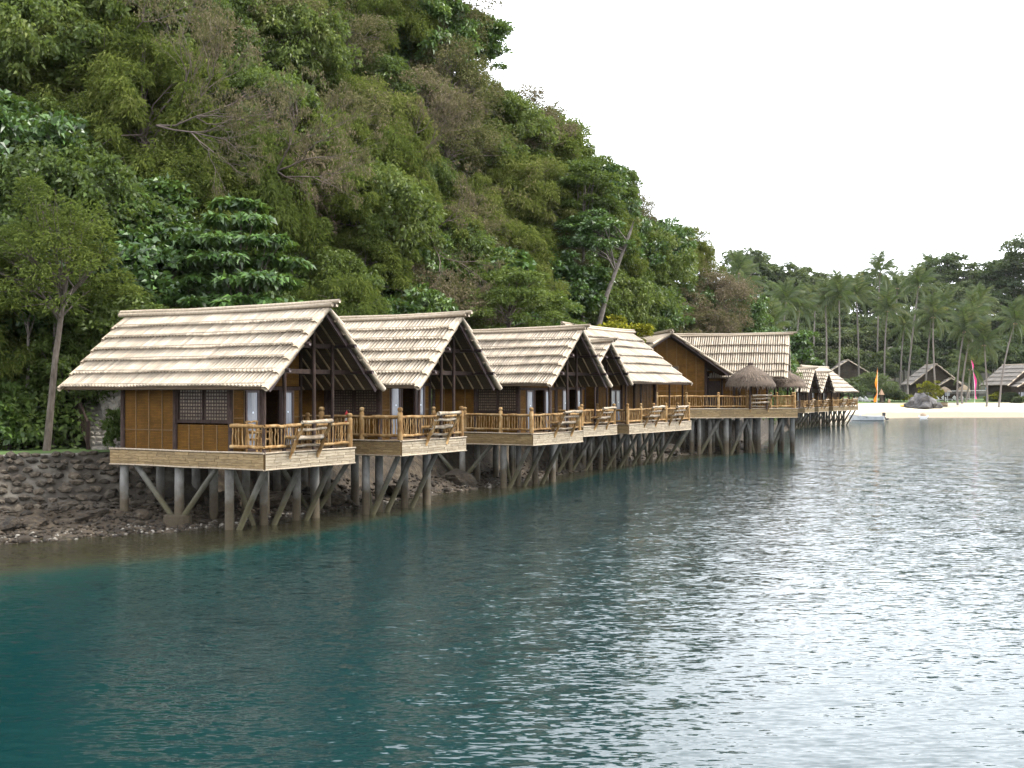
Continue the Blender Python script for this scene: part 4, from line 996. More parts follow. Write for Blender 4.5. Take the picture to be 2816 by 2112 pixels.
def side_cottage(label, loc, yaw, ze, rise, hw, Lr, dz, n_bench, far=False, tiles=56):
    """cottage whose long roof slope faces the water"""
    root = empty('stilt_cottage', (loc[0], loc[1], 0), yaw, label, 'cottage', 'stilt cottages along the shore')
    X1, Yd = Lr + 0.3, 7.0
    MB().box(0.03, X1 - 0.03, 0.03, Yd, dz - 0.14, dz).build('deck_floor', M_FLOOR, root)
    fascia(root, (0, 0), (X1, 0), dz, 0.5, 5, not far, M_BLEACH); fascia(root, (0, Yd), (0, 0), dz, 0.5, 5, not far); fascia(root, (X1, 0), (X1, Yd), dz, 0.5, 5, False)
    xs = np.linspace(0.3, X1 - 0.2, 6)
    for x in xs:
        for y in (1.9, 4.2, 6.6): stilt(root, x + rnd.uniform(-.1, .1), y, dz - 0.16, min(seabed(loc, yaw, x, y) - 0.3, 1.0), 0.15)
        zb = max(seabed(loc, yaw, x, 1.8), -0.4); brace(root, (x + 0.1, 1.85, zb - 0.1), (x + 0.1, 0.15, dz - 0.2))
        if x > 0.5: brace(root, (x - 0.1, 1.95, zb), (x - 1.2, 1.95, dz - 0.2), 0.08)
    # walls
    wy = 2.2
    zt = ze + rise * (wy / hw) - 0.2
    wall_panels(root, (0.5, wy), (2.2, wy), dz, zt, 4, 0.7); glass_door(root, 2.3, 3.0, wy, dz, dz + 2.0); glass_door(root, 3.02, 3.7, wy, dz, dz + 2.0)
    MB().box(2.25, 3.75, wy, wy + 0.04, dz + 2.02, zt).build('gable_wall', M_AMAK, root)
    wall_panels(root, (3.8, wy), (X1 - 0.8, wy), dz, zt, 9, 0.7)
    for (a, b) in (((0.5, 6.4), (0.5, wy)), ((X1 - 0.8, wy), (X1 - 0.8, 6.4)), ((X1 - 0.8, 6.4), (0.5, 6.4))): wall_panels(root, a, b, dz, ze + rise * 0.4, 4, 0.7)
    for x in (0.45, 2.22, 3.76, 5.6, X1 - 0.8): MB().tube([(x, wy - 0.05, dz), (x, wy - 0.05, zt)], 0.07, 8).build('wall_post', M_DARK, root, True)
    for x in np.linspace(0.4, X1 - 0.5, 5): MB().tube([(x, 0.35, dz), (x, 0.35, ze + rise * 0.1 - 0.1)], 0.06, 8).build('verandah_post', M_DARK, root, True)
    Mr = Matrix(((0, 1, 0, 0.2), (-1, 0, 0, hw), (0, 0, 1, 0), (0, 0, 0, 1)))
    tile_roof(root, Mr, hw, Lr, ze, rise, tiles, rafters=False, ridge=(0.5, 0.5))
    bw = X1 / (n_bench * 2 + 1); xs = [0.1 + i * (X1 - 0.2) / (n_bench * 2 + 1) for i in range(n_bench * 2 + 2)]
    for i in range(len(xs) - 1): railing(root, (xs[i], 0.1), (xs[i + 1], 0.1), dz, (True, i == len(xs) - 2), joined=far)
    for i in range(n_bench): bench(root, xs[1 + 2 * i] + 0.1, xs[2 + 2 * i], 0, dz)
    railing(root, (0.1, 2.0), (0.1, 0.1), dz, (True, False), joined=far); railing(root, (X1 - 0.1, 0.1), (X1 - 0.1, 2.5), dz, (False, True), joined=far)
    return root

side_cottage('stilt cottage with the broad bright roof slope facing the water, two log benches', (6.57, 67.8), math.radians(60), EYE + 0.46, 3.35, 4.1, 9.2, 2.55, 2)
# far row
cottage('far stilt cottage just right of the large pavilion, long pale roof side', P(2238, 1079, 143)[:2], math.radians(62), EYE - 0.05, 2.8, 2.93, 9.0, dz=2.5, dx=(-2.6, 2.0), tiles=40, detail=False, far=True)
cottage('far stilt cottage with the dark gable, middle of the far row', P(2276, 1079, 150)[:2], math.radians(60), EYE - 0.08, 2.5, 2.9, 8.0, dz=2.5, dx=(-2.6, 2.0), tiles=36, detail=False, far=True)
side_cottage('farthest stilt cottage, bright roof slope nearest the sandy beach', P(2291, 1079, 152)[:2], math.radians(56), EYE - 0.05, 3.3, 4.2, 9.6, 2.55, 2, True, 40)

# ---------------------------------------------------------------- large pavilion on stilts
def pavilion():
    loc, yaw = (12.4, 85.0), math.radians(12)
    root = empty('stilt_pavilion', (*loc, 0), yaw, 'large bamboo pavilion on stilts with crossing roofs and a long railed deck', 'pavilion')
    dz = 3.2; X0, X1, Yd = -4.5, 8.4, 11.0
    MB().box(X0, X1 - 0.03, 0.03, Yd, dz - 0.14, dz).build('deck_floor', M_FLOOR, root)
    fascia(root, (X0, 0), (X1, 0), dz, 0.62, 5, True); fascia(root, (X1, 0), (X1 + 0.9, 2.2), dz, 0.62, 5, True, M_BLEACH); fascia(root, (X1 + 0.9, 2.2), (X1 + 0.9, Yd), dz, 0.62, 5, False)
    fascia(root, (X0, Yd), (X0, 0), dz, 0.62, 5, False)
    MB().prism([(X1 - 0.03, 0.05, dz - 0.14), (X1 + 0.87, 2.2, dz - 0.14), (X1 + 0.87, Yd, dz - 0.14), (X1 - 0.03, Yd, dz - 0.14)], (0, 0, 0.139)).build('deck_floor', M_FLOOR, root)
    for x in (-4.0, -2.4, -0.8, 0.7, 1.1, 2.0, 3.1, 4.2, 5.0, 5.9, 6.8, 7.7, 8.3):
        for y in (0.5, 2.6, 5.5, 9.0):
            xx, yy = x + rnd.uniform(-.25, .25), y + rnd.uniform(-.35, .35)
            if rnd.random() < 0.18: continue
            stilt(root, xx, yy, dz - 0.16, min(seabed(loc, yaw, xx, yy) - 0.5, 0.8), rnd.uniform(0.13, 0.2))
    for (xb, xt, y) in ((-2.9, -1.1, 0.35), (-0.6, 1.0, 0.4), (1.2, 2.9, 0.3), (3.3, 1.9, 0.55), (3.4, 4.9, 0.35), (5.6, 4.6, 0.6), (6.2, 7.6, 0.35), (6.6, 8.2, 0.8), (7.0, 8.5, 1.6), (-4.0, -2.6, 2.4)):
        zb = max(seabed(loc, yaw, xb, y + 0.4), -0.4); brace(root, (xb, y + 0.4, zb - 0.1), (xt, y, dz - 0.2), 0.12)
    # wing whose matting gable faces the camera
    ze, rise, w = 5.63, 3.06, 4.7; xr = -0.43
    Mr = Matrix.Translation((xr, 2.1, 0))
    tile_roof(root, Mr, w, 8.0, ze, rise, 44, tiers=[0, 0.27, 0.5, 0.75, 1.0], ridge=(0.3, 0.3), rafters=False)
    gx0, gx1, gy = -4.2, 2.55, 3.0
    top = lambda x: ze + rise * (1 - abs(x - xr) / w) - 0.15
    for k in range(9):
        a = gx0 + (gx1 - gx0) * k / 9 + 0.006; b = gx0 + (gx1 - gx0) * (k + 1) / 9 - 0.006
        poly = [(a, gy, dz), (b, gy, dz), (b, gy, top(b))] + ([(xr, gy, top(xr))] if a < xr < b else []) + [(a, gy, top(a))]
        MB().prism(poly, (0, 0.03, 0)).build('wall_panel', M_AMAK, root)
        MB().bar((a, gy - 0.012, dz), (a, gy - 0.012, top(a)), 0.035, 0.024, (0, 1, 0)).build('batten', M_BATTEN, root)
    MB().bar((gx0, gy - 0.02, dz + 1.3), (gx1, gy - 0.02, dz + 1.3), 0.02, 0.04).build('batten', M_BATTEN, root)
    fr = MB(); zx = (0.0 - 0.62, 0.62 - 0.62)
    x0, x1, z0, z1 = -0.35, 0.42, 5.72, 6.32
    for (a, b) in (((x0, z0), (x1, z0)), ((x0, z1), (x1, z1)), ((x0, z0), (x0, z1)), ((x1, z0), (x1, z1))): fr.bar((a[0], gy - 0.02, a[1]), (b[0], gy - 0.02, b[1]), 0.07, 0.07, (0, 1, 0))
    wdw = fr.build('window', M_BATTEN, root); MB().box(x0 + 0.03, x1 - 0.03, gy - 0.01, gy - 0.004, z0 + 0.03, z1 - 0.03).build('pane', M_BLACK, wdw)
    wall_panels(root, (gx1, gy), (gx1, 8.5), dz, top(gx1), 5, 0.7)
    MB().tube([(gx1, gy - 0.03, dz), (gx1, gy - 0.03, top(gx1))], 0.1, 8).build('wall_post', M_DARK, root, True)
    # recessed front beside the gable: boards, door
    wall_panels(root, (2.7, 4.6), (8.2, 4.6), dz, ze + 0.4, 9, 1.0); wall_panels(root, (8.2, 4.6), (8.2, 9.5), dz, ze + 0.3, 6, 1.0)
    MB().box(3.4, 4.3, 4.5, 4.58, dz, dz + 2.05).build('door', M_DARK, root)
    for x in (3.3, 4.4, 5.8, 7.2): MB().tube([(x, 4.4, dz), (x, 4.4, ze + 0.3)], 0.09, 8).build('wall_post', M_DARK, root, True)
    # main roof, turned away from the wing
    psi = math.radians(-15) - yaw
    def loc_of(X, Y): # world -> pavilion frame
        dx_, dy_ = X - loc[0], Y - loc[1]; c, s = math.cos(yaw), math.sin(yaw); return (c * dx_ + s * dy_, -s * dx_ + c * dy_)
    rx, ry = loc_of(21.1, 92.0)
    # roof frame +Y runs from the right-hand gable (near) to the left
    a = psi + math.pi / 2
    Mm = Matrix.Translation((rx, ry, 0)) @ Matrix.Rotation(a, 4, 'Z')
    tile_roof(root, Mm, 3.6, 9.0, 5.40, 3.35, 52, tiers=[0, 0.25, 0.45, 0.69, 0.86, 1.0], ridge=(0.75, 0.2), barge_back=False, rafters=False)
    MB(Mm).prism([(-3.0, 0.9, 5.4), (3.0, 0.9, 5.4), (0, 0.9, 8.4)], (0, 0.05, 0)).build('gable_wall', M_DARK, root)
    # railing
    xs = [-4.2, -2.2, 0.0, 2.4, 4.6, 6.4, 8.25]
    for i in range(len(xs) - 1):
        railing(root, (xs[i], 0.12), (xs[i + 1], 0.12), dz, (True, i == len(xs) - 2), sp=0.17, h=0.92)
    railing(root, (8.3, 0.15), (9.1, 2.2), dz, (False, True), sp=0.17, h=0.92); railing(root, (9.1, 2.2), (9.1, 5.0), dz, (False, True), sp=0.17, h=0.92)
    bench(root, 4.7, 6.2, 0, dz)
    return root
pavilion()

def thatch_dome(name, label, c, r, z_eave, z_top, z_floor, posts, strands=1100, mat=None, cat='gazebo', group=None, post_r=0.07, post_mat=None):
    mat = mat or M_THATCH
    root = empty(name, (c[0], c[1], z_floor), 0, label, cat, group)
    H = z_top - z_eave; e = z_eave - z_floor
    prof = [(r, e - 0.02), (r * 1.0, e + 0.10 * H), (r * 0.86, e + 0.36 * H), (r * 0.62, e + 0.62 * H), (r * 0.36, e + 0.80 * H), (r * 0.14, e + 0.92 * H), (r * 0.08, e + H), (0.01, e + H * 1.04)]
    th = MB().lathe(prof, 28, jit=0.03); th.lathe([(r * 0.97, e - 0.02), (r * 0.5, e + 0.35 * H), (0.02, e + 0.6 * H)], 20)
    part = th.build('thatch', mat, root, True)
    sb = MB()
    for k in range(strands):
        t = rnd.uniform(0, 2 * math.pi); f = rnd.random() ** 0.6
        i = f * (len(prof) - 3); i0 = int(i); q = i - i0
        j = len(prof) - 2 - i0
        rr = prof[j][0] * (1 - q) + prof[j - 1][0] * q; zz = prof[j][1] * (1 - q) + prof[j - 1][1] * q
        l = rnd.uniform(0.3, 0.65) * r / 1.9; da = rnd.uniform(-0.09, 0.09); wd = 0.04 * r / 1.9
        ct, s_ = math.cos(t), math.sin(t); ct2, s2 = math.cos(t + da), math.sin(t + da)
        r2 = rr + l * (0.78 if f < 0.75 else rnd.uniform(0.1, 0.35)); z2 = zz - l * (0.55 if f < 0.75 else 0.95)
        px, py = -s_ * wd, ct * wd
        sb.add([(rr * ct - px, rr * s_ - py, zz + 0.03), (rr * ct + px, rr * s_ + py, zz + 0.03), (r2 * ct2 + px * .3, r2 * s2 + py * .3, z2), (r2 * ct2 - px * .3, r2 * s2 - py * .3, z2)], [(0, 1, 2, 3)])
    sb.build('thatch_fringe', mat, part, False, 'stuff')
    MB().lathe([(r * 0.09, e + H * 0.98), (r * 0.11, e + H * 1.07), (0.005, e + H * 1.12)], 8).build('finial', M_DARK, root)
    for (x, y) in posts: MB().tube([(x, y, 0), (x, y, e + 0.3 * H * (1 - math.hypot(x, y) / r) + 0.15)], post_r, 8).build('post', post_mat or M_DARK, root, True)
    return root
gp = P(2064, 1079, 86.9)
thatch_dome('thatched_gazebo', 'round grey thatched gazebo standing on the pavilion deck', (gp.x, gp.y), 1.78, 4.84, 6.4, 3.2, [(1.35 * math.cos(a), 1.35 * math.sin(a)) for a in np.arange(6) * math.pi / 3 + 0.3])
gp = P(2163, 1079, 93.5)
thatch_dome('thatched_gazebo', 'thatched gazebo mostly hidden behind the right end of the pavilion', (gp.x, gp.y), 1.5, 4.84, 6.1, 3.2, [(1.0 * math.cos(a), 1.0 * math.sin(a)) for a in np.arange(5) * 1.257])

# ---------------------------------------------------------------- small things on the decks
def extinguisher():
    x, y = lworld(C2, Y2, -2.75, 3.2)
    r = empty('fire_extinguisher', (x, y, 2.65), Y2, 'red fire extinguisher with a white label on the second cottage deck', 'extinguisher'); r.scale = (0.75, 0.75, 0.86)
    MB().box(-0.14, 0.14, -0.14, 0.14, 0, 0.62).build('stand', M_DARK, r)
    MB().lathe([(0.001, 0.62), (0.085, 0.63), (0.09, 0.68), (0.09, 1.1), (0.06, 1.17), (0.03, 1.2), (0.03, 1.26), (0.001, 1.26)], 12).build('cylinder', M_RED, r, True)
    MB().lathe([(0.0925, 0.82), (0.0925, 0.98)], 12).build('paper_label', M_WHITE, r, True)
    MB().tube([(0, 0, 1.25), (0.02, -0.07, 1.30), (0.06, -0.13, 1.2), (0.07, -0.13, 0.95)], 0.016, 6).build('hose', M_BLACK, r, True)
    MB().bar((-0.08, 0, 1.29), (0.06, 0, 1.29), 0.03, 0.025).build('handle', M_BLACK, r)
extinguisher()

def armchair(label, loc, yaw, x, y, z, rz):
    X, Y = lworld(loc, yaw, x, y)
    r = empty('log_armchair', (X, Y, z), yaw + rz, label, 'chair')
    for sx in (-0.3, 0.3):
        for (yy, h) in ((-0.25, 0.62), (0.25, 1.0)): log('leg', (sx, yy, 0), (sx, yy, h), 0.035, M_LOG, r)
        log('armrest', (sx, -0.32, 0.64), (sx, 0.27, 0.66), 0.04, M_LOG, r)
    for k in range(5): log('seat_slat', (-0.3, -0.22 + 0.11 * k, 0.42), (0.3, -0.22 + 0.11 * k, 0.42), 0.035, M_LOG, r)
    for h in (0.62, 0.8, 0.98): log('back_slat', (-0.34, 0.25, h), (0.34, 0.25, h), 0.035, M_LOG, r)
armchair('log armchair on the nearest verandah before the glazed door', C1, Y1, -1.75, 1.35, 2.47, 0.2)

# ---------------------------------------------------------------- rocky shore, seawall, stone steps
def rock_mesh(name, seed, mat, sub=2, sq=(1, 1, 0.7), rough=0.28):
    import bmesh
    bm = bmesh.new(); bmesh.ops.create_icosphere(bm, subdivisions=sub, radius=1.0)
    rg = random.Random(seed); cuts = [(Vector((rg.uniform(-1, 1), rg.uniform(-1, 1), rg.uniform(-1, 1))).normalized(), rg.uniform(0.5, 0.85)) for _ in range(9)]
    for v in bm.verts:
        p = v.co.copy()
        for n, d in cuts:
            k = p.dot(n)
            if k > d: p -= n * (k - d)
        p *= 1 + rg.uniform(-rough, rough) * (0.25 if sub < 3 else 0.10) + (0.17 * vnoise(p.x * 7 + seed, p.y * 9 + p.z * 7, seed) if sub >= 2 else 0)
        v.co = Vector((p.x * sq[0], p.y * sq[1], p.z * sq[2]))
    me = bpy.data.meshes.new(name); bm.to_mesh(me); bm.free(); me.materials.append(mat); return me

M_MORTAR = stuff_mat('stained_mortar', [(0.02, 0.016, 0.012), (0.045, 0.037, 0.028), (0.15, 0.135, 0.11)], 1.3, (1, 1, 1), 0.9, 0.03, 0.1, detail=7)
def seawall():
    rs = np.random.RandomState(31)
    root = empty('stone_seawall', on_ground(150, 40.4, -0.3), 0, 'sloping seawall of dark mortared stones left of the nearest cottage', 'seawall')
    o = Vector(root.location)
    V, Q = [], []; us = list(np.arange(-220, 560, 20)); ts = [4.4, 4.8, 5.4, 6.0, 6.35, 6.5]
    for u in us:
        for t in ts:
            y = ip(u, WU, WY) + t; V.append(((u - U0) / F * y - o.x, y - o.y, rock_profile(t) - o.z + 0.05))
    m = len(ts)
    for i in range(len(us) - 1):
        for j in range(m - 1): Q.append((i * m + j, (i + 1) * m + j, (i + 1) * m + j + 1, i * m + j + 1))
    obj('mortar_bed', mesh_np('mortar_bed', V, Q, M_MORTAR), root)
    SM = [rock_mesh('stone', 60 + k, M_STONE, 1, (1, 0.8, 0.55)) for k in range(6)]
    rows = 9; count = 0
    for r in range(rows):
        t = 4.55 + 1.85 * r / (rows - 1); x = -120.0 + rs.uniform(-10, 10)
        while x < 440:
            w = rs.uniform(0.26, 0.55); u = x; y = ip(u, WU, WY) + t; tj = t + rs.uniform(-.07, .07)
            if count < 298:
                z = rock_profile(tj); y += tj - t
                p = Vector(((u - U0) / F * y, y + rs.uniform(-.04, .04), z + 0.07 + rs.uniform(-.03, .03))) - o
                Mx = Matrix.Translation(p) @ Matrix.Rotation(rs.uniform(0, 6.28), 4, 'Z') @ Matrix.Rotation(rs.uniform(-.3, .3), 4, 'X') @ Matrix.Diagonal((w * 0.70, w * 0.60, w * 0.62, 1))
                obj('stone', SM[rs.randint(6)], root, Mx); count += 1
            x += w * 1.02 * F / y
seawall()

def rubble():
    """loose coral stones along the waterline and under the cottages"""
    rs = np.random.RandomState(77)
    SM = [rock_mesh('rubble_proto', 90 + k, None, 1, (1, 0.85, 0.6)) for k in range(5)]
    data = []
    for me in SM:
        v = np.empty(len(me.vertices) * 3, np.float32); me.vertices.foreach_get('co', v); f = np.array([p.vertices[:] for p in me.polygons]); data.append((v.reshape(-1, 3), f))
        bpy.data.meshes.remove(me)
    for (name, n, tr, sr, ur, mat, label) in (
            ('shore_rubble', 4200, (-1.2, 5.0), (0.03, 0.16), (-120, 2090), M_ROCK, 'brown tidal rubble along the waterline under the cottages'),
            ('coral_fragments', 420, (-0.1, 1.1), (0.03, 0.09), (-120, 1500), M_WHITESTONE, 'pale coral fragments scattered just above the waterline')):
        V, Q, off = [], [], 0
        for i in range(n):
            u = rs.uniform(*ur); t = rs.uniform(*tr); y = ip(u, WU, WY) + t; s = rs.uniform(*sr) * (1 if rs.rand() < 0.9 else 1.8)
            v, f = data[rs.randint(5)]; a = rs.uniform(0, 6.28); c, sn = math.cos(a), math.sin(a)
            q = v * s * np.array([1, 1, rs.uniform(0.6, 1.1)]); q = np.stack([q[:, 0] * c - q[:, 1] * sn, q[:, 0] * sn + q[:, 1] * c, q[:, 2]], 1)
            V.append(q + np.array([(u - U0) / F * y, y, ground_z(u, y) + s * 0.15])); Q.append(f + off); off += len(v)
        o = obj(name, mesh_np(name, np.concatenate(V), np.concatenate(Q), mat)); tag(o, label, 'rocks', kind='stuff')
rubble()

def boulders():
    rs = np.random.RandomState(55)
    SM = [rock_mesh('boulder', 160 + k, M_ROCK, 3, (1, 0.8, 0.6), 0.5) for k in range(5)]
    spots = [(20, 2.6, 0.6, 'flat dark ledge of rock at the left picture edge above the waterline'), (95, 3.0, 0.5, 'low dark rock ledge just right of the leftmost ledge'),
             (250, 2.9, 0.5, 'brown boulder midway between the left edge and the first stilt'), (385, 3.0, 0.6, 'dark boulder close behind the first stilt'),
             (600, 3.6, 0.9, 'dark boulder under the middle of the nearest cottage'), (760, 3.0, 0.8, 'boulder under the right end of the nearest cottage'),
             (900, 2.2, 0.8, 'boulder at the waterline between the first two cottages'), (1075, 2.2, 0.9, 'boulder under the second cottage deck'),
             (1260, 2.6, 1.1, 'boulder between the second and third cottages'), (1560, 2.2, 1.0, 'boulder under the joined decks of the third and fourth cottages'),
             (1840, 1.6, 1.2, 'low brown rock at the waterline left of the pavilion stilts'), (2085, -1.0, 0.9, 'dark wet rock in the water at the outermost pavilion stilts')]
    for i, (u, t, s, lab) in enumerate(spots):
        y = ip(u, WU, WY) + t
        o = obj('boulder', SM[i % 5]); o.location = on_ground(u, y, s * 0.1); o.rotation_euler = (rs.uniform(-.2, .2), rs.uniform(-.2, .2), rs.uniform(0, 6)); o.scale = (s * 1.1, s, s * 0.8)
        tag(o, lab, 'boulder', 'boulders on the rocky shore')
    p = Vector(on_ground(480, 38.9)); X, Y = lworld(C1, Y1, -2.27, 4.4)
    MB().lathe([(0.001, 0.30), (0.40, 0.30), (0.45, 0.27), (0.47, 0.0), (0.48, -0.5)], 14, jit=0.04).build('concrete_footing', M_CONC)
    o = bpy.context.scene.objects['concrete_footing']; o.location = (X, Y, gz(X, Y) - 0.10); tag(o, 'round concrete footing under a stilt of the nearest cottage', 'footing')
boulders()

M_STEP = stuff_mat('whitish_limestone', [(0.15, 0.13, 0.10), (0.27, 0.245, 0.205), (0.38, 0.355, 0.31)], 4, (1, 1, 1), 0.9, 0.03, 0.35, detail=7)  # whitish stone of the stair and its retaining wall
def steps():
    """stone stair climbing behind the nearest cottage, with its wooden handrail"""
    rs = np.random.RandomState(3); y0 = 45.4
    b = Vector(((262 - U0) / F * y0, y0, 2.2))
    root = empty('stone_steps', b, 0, 'pale stone steps climbing behind the nearest cottage corner', 'steps')
    SM = [rock_mesh('stone', 260 + k, M_STEP, 1, (1, 0.6, 0.7)) for k in range(5)]
    for k in range(12):
        z = 0.18 * k; x0, x1 = -0.15 - 0.13 * k, 1.25 - 0.05 * k
        st = MB().box(x0, x1, 0.30 * k + rs.uniform(-.02, .02), 0.30 * k + 0.36, z - 0.25, z + 0.15).build('step', M_STEP, root)
        x = x0
        while x < x1:
            w = rs.uniform(0.16, 0.30)
            obj('stone', SM[rs.randint(5)], st, Matrix.Translation((x + w / 2, 0.30 * k + 0.02, z + 0.07 + rs.uniform(-.02, .03))) @ Matrix.Rotation(rs.uniform(-.3, .3), 4, 'Y') @ Matrix.Diagonal((w * 0.56, 0.13, 0.13, 1))); x += w
    wall = MB(); wall.prism([(0.2, 1.3, -0.4), (1.9, 1.3, -0.4), (1.9, 2.2, 3.3), (-0.9, 2.2, 3.3)], (0, 0.3, 0)); bed = wall.build('retaining_wall', M_STEP, root)
    for i in range(150):
        f = rs.uniform(0, 1); x = -0.9 * f + rs.uniform(0.2, 1.7 + 0.2 * f); s = rs.uniform(0.10, 0.2)
        obj('stone', SM[rs.randint(5)], bed, Matrix.Translation((x, 1.3 + 0.9 * f - 0.06, -0.3 + 3.5 * f)) @ Matrix.Rotation(rs.uniform(0, 6), 4, 'Y') @ Matrix.Diagonal((s, s, s * 0.8, 1)))
    r2 = empty('stair_railing', b + Vector((-0.25, -0.05, 0)), 0, 'dark wooden handrail sloping down beside the pale stone steps', 'railing')
    a, c = Vector((0, 0, 1.0)), Vector((-1.3, 2.0, 2.5))
    MB().bar(a, c, 0.07, 0.09).build('handrail', M_DARK, r2); MB().bar(a - Vector((0, 0, .85)), c - Vector((0, 0, .85)), 0.06, 0.09).build('bottom_rail', M_DARK, r2)
    MB().box(-0.06, 0.06, -0.06, 0.06, -0.3, 1.12).build('post', M_DARK, r2); MB().box(-1.36, -1.24, 1.94, 2.06, 1.0, 2.65).build('post', M_DARK, r2)
    for k in range(9):
        p = a.lerp(c, (k + 1) / 10); MB().bar(p - Vector((0, 0, 0.85)), p, 0.035, 0.035, (0, 1, 0)).build('baluster', M_DARK, r2)
    root3 = empty('shrub', b + Vector((1.0, -0.5, -0.2)), 0.5, 'dark shrub between the stone steps and the nearest cottage wall', 'shrub'); root3.scale = (0.5, 0.5, 1.0)
    obj('leaves', SHR[1], root3); MB().tube([(0, 0, -0.2), (0.1, 0, 0.9)], [0.03, 0.01], 5).build('stems', M_BARK, root3)
steps()

# ---------------------------------------------------------------- far beach: palms, houses, beach things, wood behind
def frond_mesh(seed, droop, L=4.4, n=20):
    rs = np.random.RandomState(seed); V, Q = [], []
    def pt(t):
        a = t * L; return np.array([a * (1 - 0.22 * droop * t), 0.0, 0.95 * t * (1 - t) * (1.4 - droop) * 2.0 + 0.55 * t - droop * 2.3 * t * t])
    ts = np.linspace(0, 1, 9); r0 = 0.05
    for i in range(8): # rachis ribbon, two crossed strips
        for ax in ((0, 1, 0), (0, 0, 1)):
            p, q = pt(ts[i]), pt(ts[i + 1]); ax = np.array(ax); o = len(V); wa, wb = r0 * (1 - ts[i] * .8), r0 * (1 - ts[i + 1] * .8)
            V += [p - ax * wa, p + ax * wa, q + ax * wb, q - ax * wb]; Q.append((o, o + 1, o + 2, o + 3))
    for s in (-1, 1):
        for k in range(n):
            t = 0.14 + 0.86 * (k + rs.uniform(0, .6)) / n; p = pt(min(t, 1)); tl = pt(min(1, t + 0.02)) - pt(t - 0.02); tl /= np.linalg.norm(tl)
            l = 1.05 * math.sin(math.pi * (0.12 + 0.80 * t)) + 0.25
            d = tl * 0.62 + np.array([0, s * 0.75, -0.30 - 0.45 * droop - 0.2 * rs.rand()]); d /= np.linalg.norm(d)
            wd = tl * 0.045; o = len(V)
            V += [p - wd, p + wd, p + d * l * 0.6 + wd + np.array([0, 0, -0.03]), p + d * l + np.array([0, 0, -0.22 * l])]; Q.append((o, o + 1, o + 2, o + 3))
    return mesh_np('frond', V, Q, L_PALM)
FROND = [frond_mesh(k, d) for k, d in enumerate((0.1, 0.35, 0.6, 0.85, 1.05, 1.3))]

def palm(label, u, vb, vt, y, lean=0.0, sc=1.0, fr=20, seed=0, group='coconut palms behind the beach'):
    """coconut palm with its foot seen at row vb and its crown at row vt"""
    rs = np.random.RandomState(900 + seed); base = P(u, vb, y); base.z = min(base.z, gz(base.x, base.y)); H = EYE + (HZ - vt) / F * y - base.z
    x, yy = base.x, base.y
    root = empty('coconut_palm', (x, yy, base.z), 0, label, 'palm tree', group)
    top = Vector((lean / F * y, rs.uniform(-1, 1), H)); pts = []
    for k in range(8):
        t = k / 7; pts.append(Vector((top.x * t ** 1.5 + 0.25 * math.sin(3 * t + seed), top.y * t, -0.4 + (H + 0.4) * t)))
    pts[0].x = 0; r = 0.145 * sc
    MB().tube(pts, [r * 1.5, r * 1.15, r * 1.05, r, r * 0.95, r * 0.9, r * 0.85, r * 0.9], 8).build('trunk', M_PALMBARK, root, True)
    tip = pts[-1]
    for k in range(fr):
        a = k * 2.39996 + rs.uniform(-.15, .15); e = k / fr
        f = FROND[min(5, int(e * 6 + rs.uniform(-0.4, 0.6)))] if e > 0.1 else FROND[0]
        el = math.radians(78 - 112 * e + rs.uniform(-10, 10))
        s = sc * rs.uniform(0.85, 1.12)
        obj('frond', f, root, Matrix.Translation(tip + Vector((0, 0, -0.15 * e))) @ Matrix.Rotation(a, 4, 'Z') @ Matrix.Rotation(-el, 4, 'Y') @ Matrix.Diagonal((s, s, s, 1)))
    for k in range(4):
        a = k * 1.6 + seed; MB().lathe([(0.002, -0.16), (0.12, -0.08), (0.14, 0.02), (0.09, 0.12), (0.002, 0.16)], 7, tip + Vector((0.3 * math.cos(a), 0.3 * math.sin(a), -0.35))).build('coconut', M_LANTERN, root, True)

